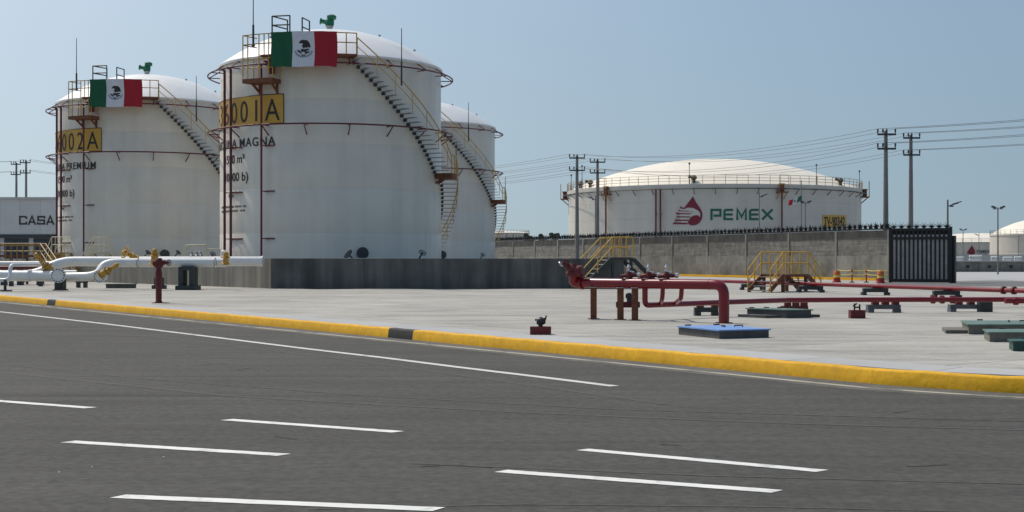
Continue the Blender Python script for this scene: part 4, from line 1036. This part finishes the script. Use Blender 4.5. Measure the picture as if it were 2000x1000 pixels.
# monitor at the left end
b = MB(); e0 = P(1122, 543, 33.2)
b.tube(bend([PL + Vector((.05, 0, 0)), PL + Vector((-.22, 0, -.02)), P(1121, 538, 33.2), P(1118, 531, 33.2)], .14), .115, 16); b.build('elbow', 'red', fw)
mo = thing('fire_monitor', 'dark red water monitor with ring handle on the left end of the red pipe', 'monitor', P(1120, 540, 33.2))
b = MB(); c = P(1119, 532, 33.2); b.lathe(c - U * .1, [(.15, 0), (.18, .04), (.18, .1), (.14, .12), (.16, .22), (.10, .32)], 16); b.lathe(c + Vector((.06, -.02, .02)), [(.15, 0), (.15, .16), (.12, .2)], 16, axis=Vector((1, -.4, .1))); b.build('swivel', 'redb', mo)
b = MB(); d = (P(1101, 515, 33.1) - P(1113, 527, 33.2)).normalized(); b.tube([P(1115, 528, 33.2), P(1103, 516, 33.1), P(1099, 512.5, 33.1)], [.07, .05, .075], 12); b.build('barrel', 'redb', mo)
b = MB(); handwheel(b, P(1096.5, 516, 33.05), Vector((1, -.5, .9)), .075, .014); b.build('ring_handle', 'chrome', mo)
b = MB(); b.tube([P(1112, 522, 33.15), P(1108, 508, 33.15)], .02, 6); b.tube([P(1108, 508, 33.15), P(1101, 507, 33.15)], .025, 6); b.build('lever', 'redb', mo)
# branch loop under the main and the long thin pipe
fl = thing('fire_branch', 'thin dark red pipe running far right on low supports, looped under the thick red pipe', 'pipe', P(1600, 600, 36))
q0 = PL.lerp(PR, (1265 - 1136) / 278.0); ql = P(1268, 591.0, 33.0); zb = .37
pts = [q0 - U * .05, Vector((q0.x, q0.y + .02, zb)), Vector((P(1420, 588, 34.5).x, 34.5, zb)), Vector((P(1540, 587, 36.2).x, 36.2, zb)), Vector((P(1700, 587, 36.6).x, 36.6, zb)), Vector((30.0, 37.3, zb))]
MB().tube(bend(pts, .14), .068, 14).build('pipe_run', 'red', fl)
for px in (1300, 1336):
    c = PL.lerp(PR, (px - 1136) / 278.0); yb = 33.0 + (px - 1265) / 155.0 * 1.5 - .4
    t_ = pts[1].lerp(pts[2], (px - 1268) / 152.0)
    MB().tube(bend([c - U * .05, Vector((c.x, c.y + .15, .55)), Vector((c.x + .03, t_.y, zb))], .12), .055, 12).build('branch', 'red', fl)
for px in (1822, 1840, 1860): b = MB(); c = P(px, 587, 36.75); c.z = zb; flange(b, c, Vector((1, 0, 0)), .115); b.build('flange', 'redb', fl)
b = MB(); b.tube([P(1963, 587.5, 35.4), Vector((29.0, 35.8, P(1963, 587.5, 35.4).z))], .075, 12); flange(b, P(1984, 588, 35.4), Vector((1, 0, 0)), .11); b.build('side_valve', 'red', fl)
# low supports of that pipe
def low_support(px0, px1, ybase, yTop, label, m='suppb', saddles=3, sm='redb', zt=None):
    a, b_ = G(px0, ybase), G(px1, ybase); zt = CAMZ - (yTop - YH) * a.y / F; wd = b_.x - a.x; cx = (a.x + b_.x) / 2; y = a.y + .2
    t = thing('pipe_support', label, 'support', (cx, y, 0))
    MB().bbox(a.x, b_.x, y - .12, y + .12, zt - .12, zt).build('beam', m, t, smooth=False)
    for sx in (a.x, b_.x - .16): MB().bbox(sx, sx + .16, y - .16, y + .16, 0, zt - .121).build('foot', m, t, smooth=False)
    for k in range(saddles):
        x = a.x + wd * (.25 + .62 * k / max(1, saddles - 1)); MB().bbox(x - .09, x + .09, y - .09, y + .09, zt + .002, .37 - .055).build('saddle', sm, t, smooth=False)
low_support(1697, 1761, 611, 595.5, 'grey-blue low support under the thin red pipe, just right of the small red block')
low_support(1858, 1934, 609.5, 595.0, 'grey-blue low support under the thin red pipe near the right edge')
low_support(1528, 1580, 607, 598, 'low support behind the green-lidded box in the middle', 'redb')
low_support(1358, 1404, 617, 601, 'low dark support below the bend of the thick red pipe', 'supp', 2, 'rust')
MB().bbox(G(1908, 609).x, G(1934, 609).x, G(1908, 609).y - .2, G(1908, 609).y, 0, .28).build('concrete_block', 'supp', None, label='dark square block beside the rightmost grey-blue low support', cat='block')
# rear red pipe parallel to the kerb with its saddles
ra, rb = Vector((10.3, 66.8, .37)), Vector((19.6, 42.1, .37)); rb2 = Vector((24.1, 30.2, .37))
rp = thing('fire_branch', 'rear red pipe crossing the yard beneath the yellow crossover stairs', 'pipe', ra.lerp(rb, .5))
MB().tube([ra, rb, rb2], .085, 14).build('pipe_run', 'red', rp)
for k, (px0, px1, yb) in enumerate(((1446, 1492, 569), (1557, 1609, 572.5), (1683, 1736, 579), (1820, 1876, 581))):
    lb = ('under the left foot of the yellow crossover', 'right of the yellow crossover legs', 'left of the pole foot, under the rear red pipe', 'right of the gate foot, under the rear red pipe')[k]
    u = ((px0 + px1) / 2 - 1000) / F; tt = (u * ra.y - ra.x) / ((rb.x - ra.x) - u * (rb.y - ra.y)); c = ra.lerp(rb, tt); wd = (px1 - px0) / F * c.y
    t = thing('pipe_support', 'black trestle support ' + lb, 'support', (c.x, c.y, 0))
    MB().bbox(c.x - wd / 2 + .05, c.x + wd / 2 - .05, c.y - .12, c.y + .12, .12, .285).build('beam', 'supp', t, smooth=False)
    for sx in (-1, 1): MB().bbox(c.x + sx * (wd / 2 - .08) - .09, c.x + sx * (wd / 2 - .08) + .09, c.y - .16, c.y + .16, 0, .119).build('foot', 'supp', t, smooth=False)
for tt in (.78, .80, .965, .985): b = MB(); flange(b, ra.lerp(rb, tt), rb - ra, .14); b.build('flange', 'redb', rp)
# hose valves on the main
for k, px in enumerate((1233, 1272, 1307)):
    c = PL.lerp(PR, (px - 1136) / 278.0) + U * .112 + Vector((0, .02, 0))
    lb = ('leftmost', 'middle', 'rightmost')[k]
    t = thing('hose_valve', f'{lb} of three hose valves with metal caps on top of the thick red pipe', 'valve', c, 'hose valves on the thick red pipe')
    b = MB(); b.lathe(c - U * .02, [(.10, 0), (.10, .03), (.06, .05), (.07, .14), (.04, .2)], 12); b.tube([c + U * .08, c + Vector((.22, -.04, .09))], .05, 10); b.tube([c + U * .08, c + Vector((-.2, .04, .06))], .045, 10); b.build('body', 'redb', t)
    b = MB(); b.tube([c + U * .15, c + U * .30], .018, 6); b.lathe(c + U * .25, [(.03, 0), (.05, .04), (.02, .1)], 8); b.lathe(c + Vector((.2, -.04, .09)), [(.065, 0), (.065, .07), (.03, .1)], 10, axis=Vector((1, -.2, 0))); b.tube([c + Vector((-.05, 0, .2)), c + Vector((.12, -.05, .16))], .02, 6); b.build('cap', 'chrome', t)

# crossover stairs
crossover(Vector(((1533 - 1000) / F * 60.3, 60.3, 0)), (.72, .69, 0), 1.15, 1.95, .80, 1.0, 'yellow railed crossover stair bridging the rear red pipe', 'yrail', 'rust', 4, h=1.0, rr=.031)
cs = crossover(Vector(((1205 - 1000) / F * 66.8, 66.9, 0)), (.92, .40, 0), 1.2, 1.2, 1.56, 1.6, 'yellow railed stair climbing over the end of the dark containment wall', 'yrail', 'supp', 7, h=1.0, rr=.03, tm='coping', rail2=False)

# ================================================================== BOXES AND BLOCKS ON THE PAD
def hatch(corner, e1, e2, L1, L2, h, label, lidm, curbm, name='hatch_box', lip=.03, apron=None):
    e1 = Vector((*e1, 0)).normalized(); e2 = Vector((*e2, 0)).normalized(); c = corner + e1 * L1 / 2 + e2 * L2 / 2
    t = thing(name, label, 'box', (c.x, c.y, 0)); ax = (e1, e2, U)
    MB().box(c + U * (h - .026) / 2, (L1, L2, h - .026), ax).build('curb', curbm, t, smooth=False)
    ld = MB().add([c + e1 * i * (L1 / 2 + lip) + e2 * j * (L2 / 2 + lip) + U * zz for zz in (h - .024, h) for i, j in ((-1, -1), (1, -1), (1, 1), (-1, 1))] + [c + U * (h + .02)], [(3, 2, 1, 0), (0, 1, 5, 4), (1, 2, 6, 5), (2, 3, 7, 6), (3, 0, 4, 7), (4, 5, 8), (5, 6, 8), (6, 7, 8), (7, 4, 8)]).build('lid', lidm, t, smooth=False)
    b = MB(); q = c + e1 * .15 - e2 * (L2 * .12) + U * (h + .008)
    b.tube([q, q + U * .035, q + e1 * .18 + U * .035, q + e1 * .18], .012, 6); q = q - e1 * .22; b.tube([q, q + U * .03, q + e2 * .12 + U * .03], .016, 6); b.build('lid_handle', 'black', ld)
    for s_ in (-1, 1):
        MB().box(c + e2 * (L2 / 2 + lip - .02) + e1 * s_ * L1 * .3 + U * (h + .012), (.12, .05, .025), ax).build('hinge', 'dsteel', ld, smooth=False)
    if apron:
        for s_ in apron: MB().box(c + e1 * s_ * (L1 / 2 + .22) + U * .035, (.44, L2 * .7, .07), ax).build('apron', curbm, t, smooth=False)
    return t
ca, sa = math.cos(R_(22)), math.sin(R_(22))
hatch(G(1405, 662), (ca, sa), (-sa, ca), 1.08, 1.55, .17, 'low box with bright blue lid at the foot of the thick red pipe', 'blue', 'boxc')
hatch(G(1536, 621.5), (.94, .34), (-.62, .78), .72, 1.3, .215, 'dark box with worn green lid behind the blue-lidded box', 'lid', 'boxc', apron=(-1, 1))
hatch(G(1892, 653), (1, .02), (.25, .97), 1.9, 1.7, .20, 'largest green-lidded box at the right edge of the yard', 'lid', 'boxo', apron=(-1,))
hatch(G(1933, 668), (1, .02), (.25, .97), 1.7, 1.05, .18, 'green-lidded box in front of the largest one at the right edge', 'lid', 'boxo')
hatch(G(1979, 686), (1, .05), (.25, .97), 1.3, .6, .165, 'deep green box cut by the right edge, nearest the kerb', 'lidk', 'lidk')
def red_block(px0, px1, yb, yt, ys, label, kind):
    a, b_ = G(px0, yb), G(px1, yb); h = CAMZ - (yt - YH) * a.y / F; hs = CAMZ - (ys - YH) * a.y / F; wd = b_.x - a.x; c = Vector(((a.x + b_.x) / 2, a.y + wd * .35, 0))
    t = thing('valve_block', label, 'valve', c)
    MB().box(c + U * h / 2, (wd, wd * .7, h)).build('block', 'redb', t, smooth=False)
    b = MB()
    if kind == 0:
        b.lathe(c + U * h, [(.045, 0), (.045, .07), (.075, .1), (.08, .15), (.03, .19)], 10); b.bar(c + Vector((-.11, 0, h + .13)), c + Vector((.11, 0, h + .16)), .035); b.bar(c + Vector((.09, 0, h + .12)), c + Vector((.115, 0, hs)), .03); b.lathe(c + Vector((.0, 0, h + .10)), [(.05, -.08), (.07, -.04), (.07, .06), (.04, .1)], 10, axis=Vector((1, 0, .1)))
    else:
        for s_ in (-.06, .07): b.tube([c + Vector((s_, 0, h)), c + Vector((s_, 0, hs - (.02 if s_ > 0 else 0)))], .022, 6)
        b.bar(c + Vector((-.10, 0, h + .10)), c + Vector((.0, 0, hs)), .03); b.bar(c + Vector((-.06, 0, h + .07)), c + Vector((.07, 0, h + .07)), .04)
    b.build('valve_stem', 'black', t)
red_block(1035.5, 1076.5, 654, 638.5, 617, 'red block with black valve stem close to the yellow kerb', 0)
red_block(1662, 1690.5, 622, 606, 593, 'red block with twin stems below the thin red pipe at right', 1)

# ================================================================== BARRIERS BY THE WALL
def drum(px, yb, label):
    g = G(px, yb); t = thing('traffic_drum', label, 'barrel', g, 'orange traffic drums by the wall'); h = .74; r = .22
    MB().lathe(g, [(r * 1.25, 0), (r * 1.25, .07), (r, .09), (r * .98, h * .42)], 16).build('lower_body', 'drumr', t)
    MB().lathe(g + U * h * .42, [(r * .98, 0), (r * .9, h * .12), (r * .9, h * .2)], 16).build('reflective_band', 'tape', t)
    MB().lathe(g + U * h * .62, [(r * .9, 0), (r * .84, h * .3), (r * .7, h * .36)], 16).build('upper_body', 'drum', t)
drum(1634.5, 551.5, 'orange and red traffic drum at the left end of the yellow tape')
drum(1720, 553, 'orange and red traffic drum beside the power pole')
for k, px in enumerate((1664, 1692)):
    g = G(px, 552); lb = ('left', 'right')[k]
    t = thing('barrier_post', f'{lb} of two thin red posts carrying yellow tape before the wall', 'post', g, 'tape posts')
    MB().tube([g, g + U * .85], .045, 8).build('post', 'drumr', t); MB().tube([g + U * .5, g + U * .62], .05, 8).build('band', 'tape', t); MB().lathe(g, [(.16, 0), (.16, .04), (.05, .07)], 12).build('foot', 'black', t)
pp = [G(1636, 551.5), G(1664, 552), G(1692, 552), G(1720, 553), G(1737, 553)]
for z, lb in ((.78, 'upper'), (.52, 'lower')):
    pts = []
    for i in range(4):
        for k in range(6): f = k / 6; pts.append(pp[i].lerp(pp[i + 1], f) + U * (z - .22 * f * (1 - f)))
    MB().tube(pts, .028, 5).build('barrier_tape', 'tape', None, label=f'{lb} yellow tape strung along the thin red posts', cat='tape')

# ================================================================== FAR RIGHT
def far_tank(cx, Y, r, ze, rise, label, logo_=False):
    C = ((cx - 1000) / F * Y, Y); t = thing('storage_tank', label, 'tank', (C[0], C[1], 0), 'distant white tanks')
    MB().lathe((*C, 0), [(r, 0), (r, ze - .3), (r + .15, ze - .28), (r + .15, ze)], 96, caps=False).build('shell', 'bigwhite', t)
    rs = (r * r + rise * rise) / (2 * rise)
    MB().lathe((*C, 0), [(r * (1 - i / 12), ze + .02 + math.sqrt(rs * rs - (r * (1 - i / 12)) ** 2) - (rs - rise)) for i in range(12)] + [(.1, ze + rise + .02)], 96).build('roof_dome', 'bigdome', t)
    b = MB()
    for z in (1.1, .6): b.tube([polar(C, i * 5, r, ze + z) for i in range(72)], .05, 4, closed=True)
    for i in range(48): b.tube([polar(C, i * 7.5, r, ze), polar(C, i * 7.5, r, ze + 1.1)], .05, 4)
    b.build('guard_rail', 'steel', t)
    b = MB(); b.tube([polar(C, i * 4, r + .5, 2.6) for i in range(90)], .09, 5, closed=True); b.build('cooling_ring', 'steel', t)
    for az in (-50, -35, 5, 20): MB().tube([polar(C, az, r + .4, 0), polar(C, az, r + .4, ze - .3)], .12, 6).build('riser_pipe', 'steel', t)
    return C
fc = far_tank(1906, 420, 20.5, 6.5, 3.0, 'far white domed tank with small logo, beyond the gate at right')
def farpt(x, y, off): 
    dx = (x - 1000) / F; r = 20.5 + off; a = dx * dx + 1; bq = -2 * (dx * fc[0] + fc[1]); cq = fc[0] ** 2 + fc[1] ** 2 - r * r
    t = (-bq - math.sqrt(max(0, bq * bq - 4 * a * cq))) / (2 * a); return Vector((dx * t, t, CAMZ - (y - YH) / F * t))
ft_ = [o for o in bpy.data.objects if o.name.startswith('storage_tank')][-1]
ft_ = [o for o in bpy.data.objects if o.get('label', '').startswith('far white domed')][0]
q = [(1888, 494), (1895, 484), (1898, 479), (1903, 487), (1905, 493), (1901, 497), (1895, 497)]
flat_solid(q, [tuple(range(len(q)))], lambda x, y, wv: farpt(x, y, .1 + wv * .03)).build('logo_drop', 'lred', ft_)
map_text('PEMEX', lambda u, v, wv: farpt(1908 + 26 * u, 494.5 - 6.5 * v, .1 + wv * .03), offset=.02).build('lettering', 'suppb', ft_)
far_tank(2046, 330, 13.5, 7.4, 4.2, 'white domed tank cut by the right edge, nearer than the one with logo')
far_tank(985, 560, 10.5, 12.2, 1.0, 'tiny distant white tank seen between the tall tanks and the spiked wall')
lw = thing('low_wall', 'low dark concrete wall with square holes across the far pavement at right', 'wall', ((1930 - 1000) / F * 150, 150, 0))
x0, x1 = (1700 - 1000) / F * 150, (2080 - 1000) / F * 150
n = 9
for i in range(n):
    a = x0 + (x1 - x0) * i / n; b_ = x0 + (x1 - x0) * (i + 1) / n
    MB().bbox(a + .02, b_ - .02, 150, 150.3, 0, 1.15).build('wall_panel', 'wallc', lw, smooth=False)
    MB().bbox((a + b_) / 2 - .18, (a + b_) / 2 + .18, 149.9, 149.99, .45, .75).build('drain_hole_dark', 'black', lw, smooth=False)  # solid black block painted in for the dark inside a hole
MB().bbox(x0, x1, 149.9, 150.4, 1.151, 1.25).build('coping', 'coping', lw, smooth=False)
hw_ = MB().bbox((1700 - 1000) / F * 190, (2100 - 1000) / F * 190, 190, 190.3, 0, 2.0).build('back_wall', 'coping', None, smooth=False, label='long pale wall line behind the low dark wall at far right', cat='wall')
for k, (px, wpx, h) in enumerate(((1874, 14, .5), (1905, 24, .9), (1943, 15, .6), (1968, 18, .5), (1988, 14, .55))):
    g = Vector(((px - 1000) / F * 165, 165, 0)); wd = wpx / F * 165
    t = thing('pipe_rack', ('small', 'tallest', 'third', 'fourth', 'rightmost')[k] + f' white pipe rack above the low dark wall at far right', 'rack', g)
    for z in (1.35, 1.35 + h * .5): MB().tube([g + Vector((-wd / 2, 0, z)), g + Vector((wd / 2, 0, z))], .14, 6).build('pipe', 'pipew', t)
    for s_ in (-.8, .8): MB().bbox(g.x + s_ * wd / 2 - .08, g.x + s_ * wd / 2 + .08, 164.9, 165.1, 0, 1.3 + h * .5).build('post', 'coping', t, smooth=False)
# trees beyond the wall
def tree(px, ytop, Y, wpx, label):
    g = Vector(((px - 1000) / F * Y, Y, 0)); top = CAMZ + (YH - ytop) * Y / F; r = wpx / F * Y / 2
    t = thing('tree', label, 'tree', g, 'trees beyond the spiked wall')
    b = MB(); b.tube([g, g + U * top * .5, g + Vector((.2, 0, top * .8))], [.28, .2, .06], 8)
    for k in range(6): a = k * 1.1; b.tube([g + U * top * (.45 + .05 * k), g + Vector((math.cos(a) * r * .6, math.sin(a) * r * .6, top * (.7 + .03 * k)))], [.1, .03], 5)
    b.build('trunk', 'bark', t)
    mb = MB()
    cl = [(random.uniform(-.75, .75) * r, random.uniform(-.7, .7) * r, top * random.uniform(.62, .93), random.uniform(.25, .42) * r) for _ in range(14)]
    for k in range(2200):
        cx, cy, cz, cr = random.choice(cl); d = Vector((random.gauss(0, 1), random.gauss(0, 1), random.gauss(0, .8))).normalized() * cr * random.uniform(.5, 1.1)
        p = g + Vector((cx, cy, cz)) + d; u = Vector((random.gauss(0, 1), random.gauss(0, 1), random.gauss(0, 1))).normalized(); v = u.cross(Vector((.3, .7, .2))).normalized(); s_ = random.uniform(.10, .22)
        mb.add([p - u * s_, p + v * s_ * .5, p + u * s_, p - v * s_ * .5], [(0, 1, 2, 3)])
    mb.build('crown', 'foliage', t, smooth=False)
tree(1032, 455.5, 210, 26, 'leftmost dark tree top peeping over the spiked wall')
tree(1064, 454, 200, 26, 'middle dark tree top peeping over the spiked wall')
tree(1083, 453, 205, 22, 'dark tree top over the spiked wall beside the huge tank')
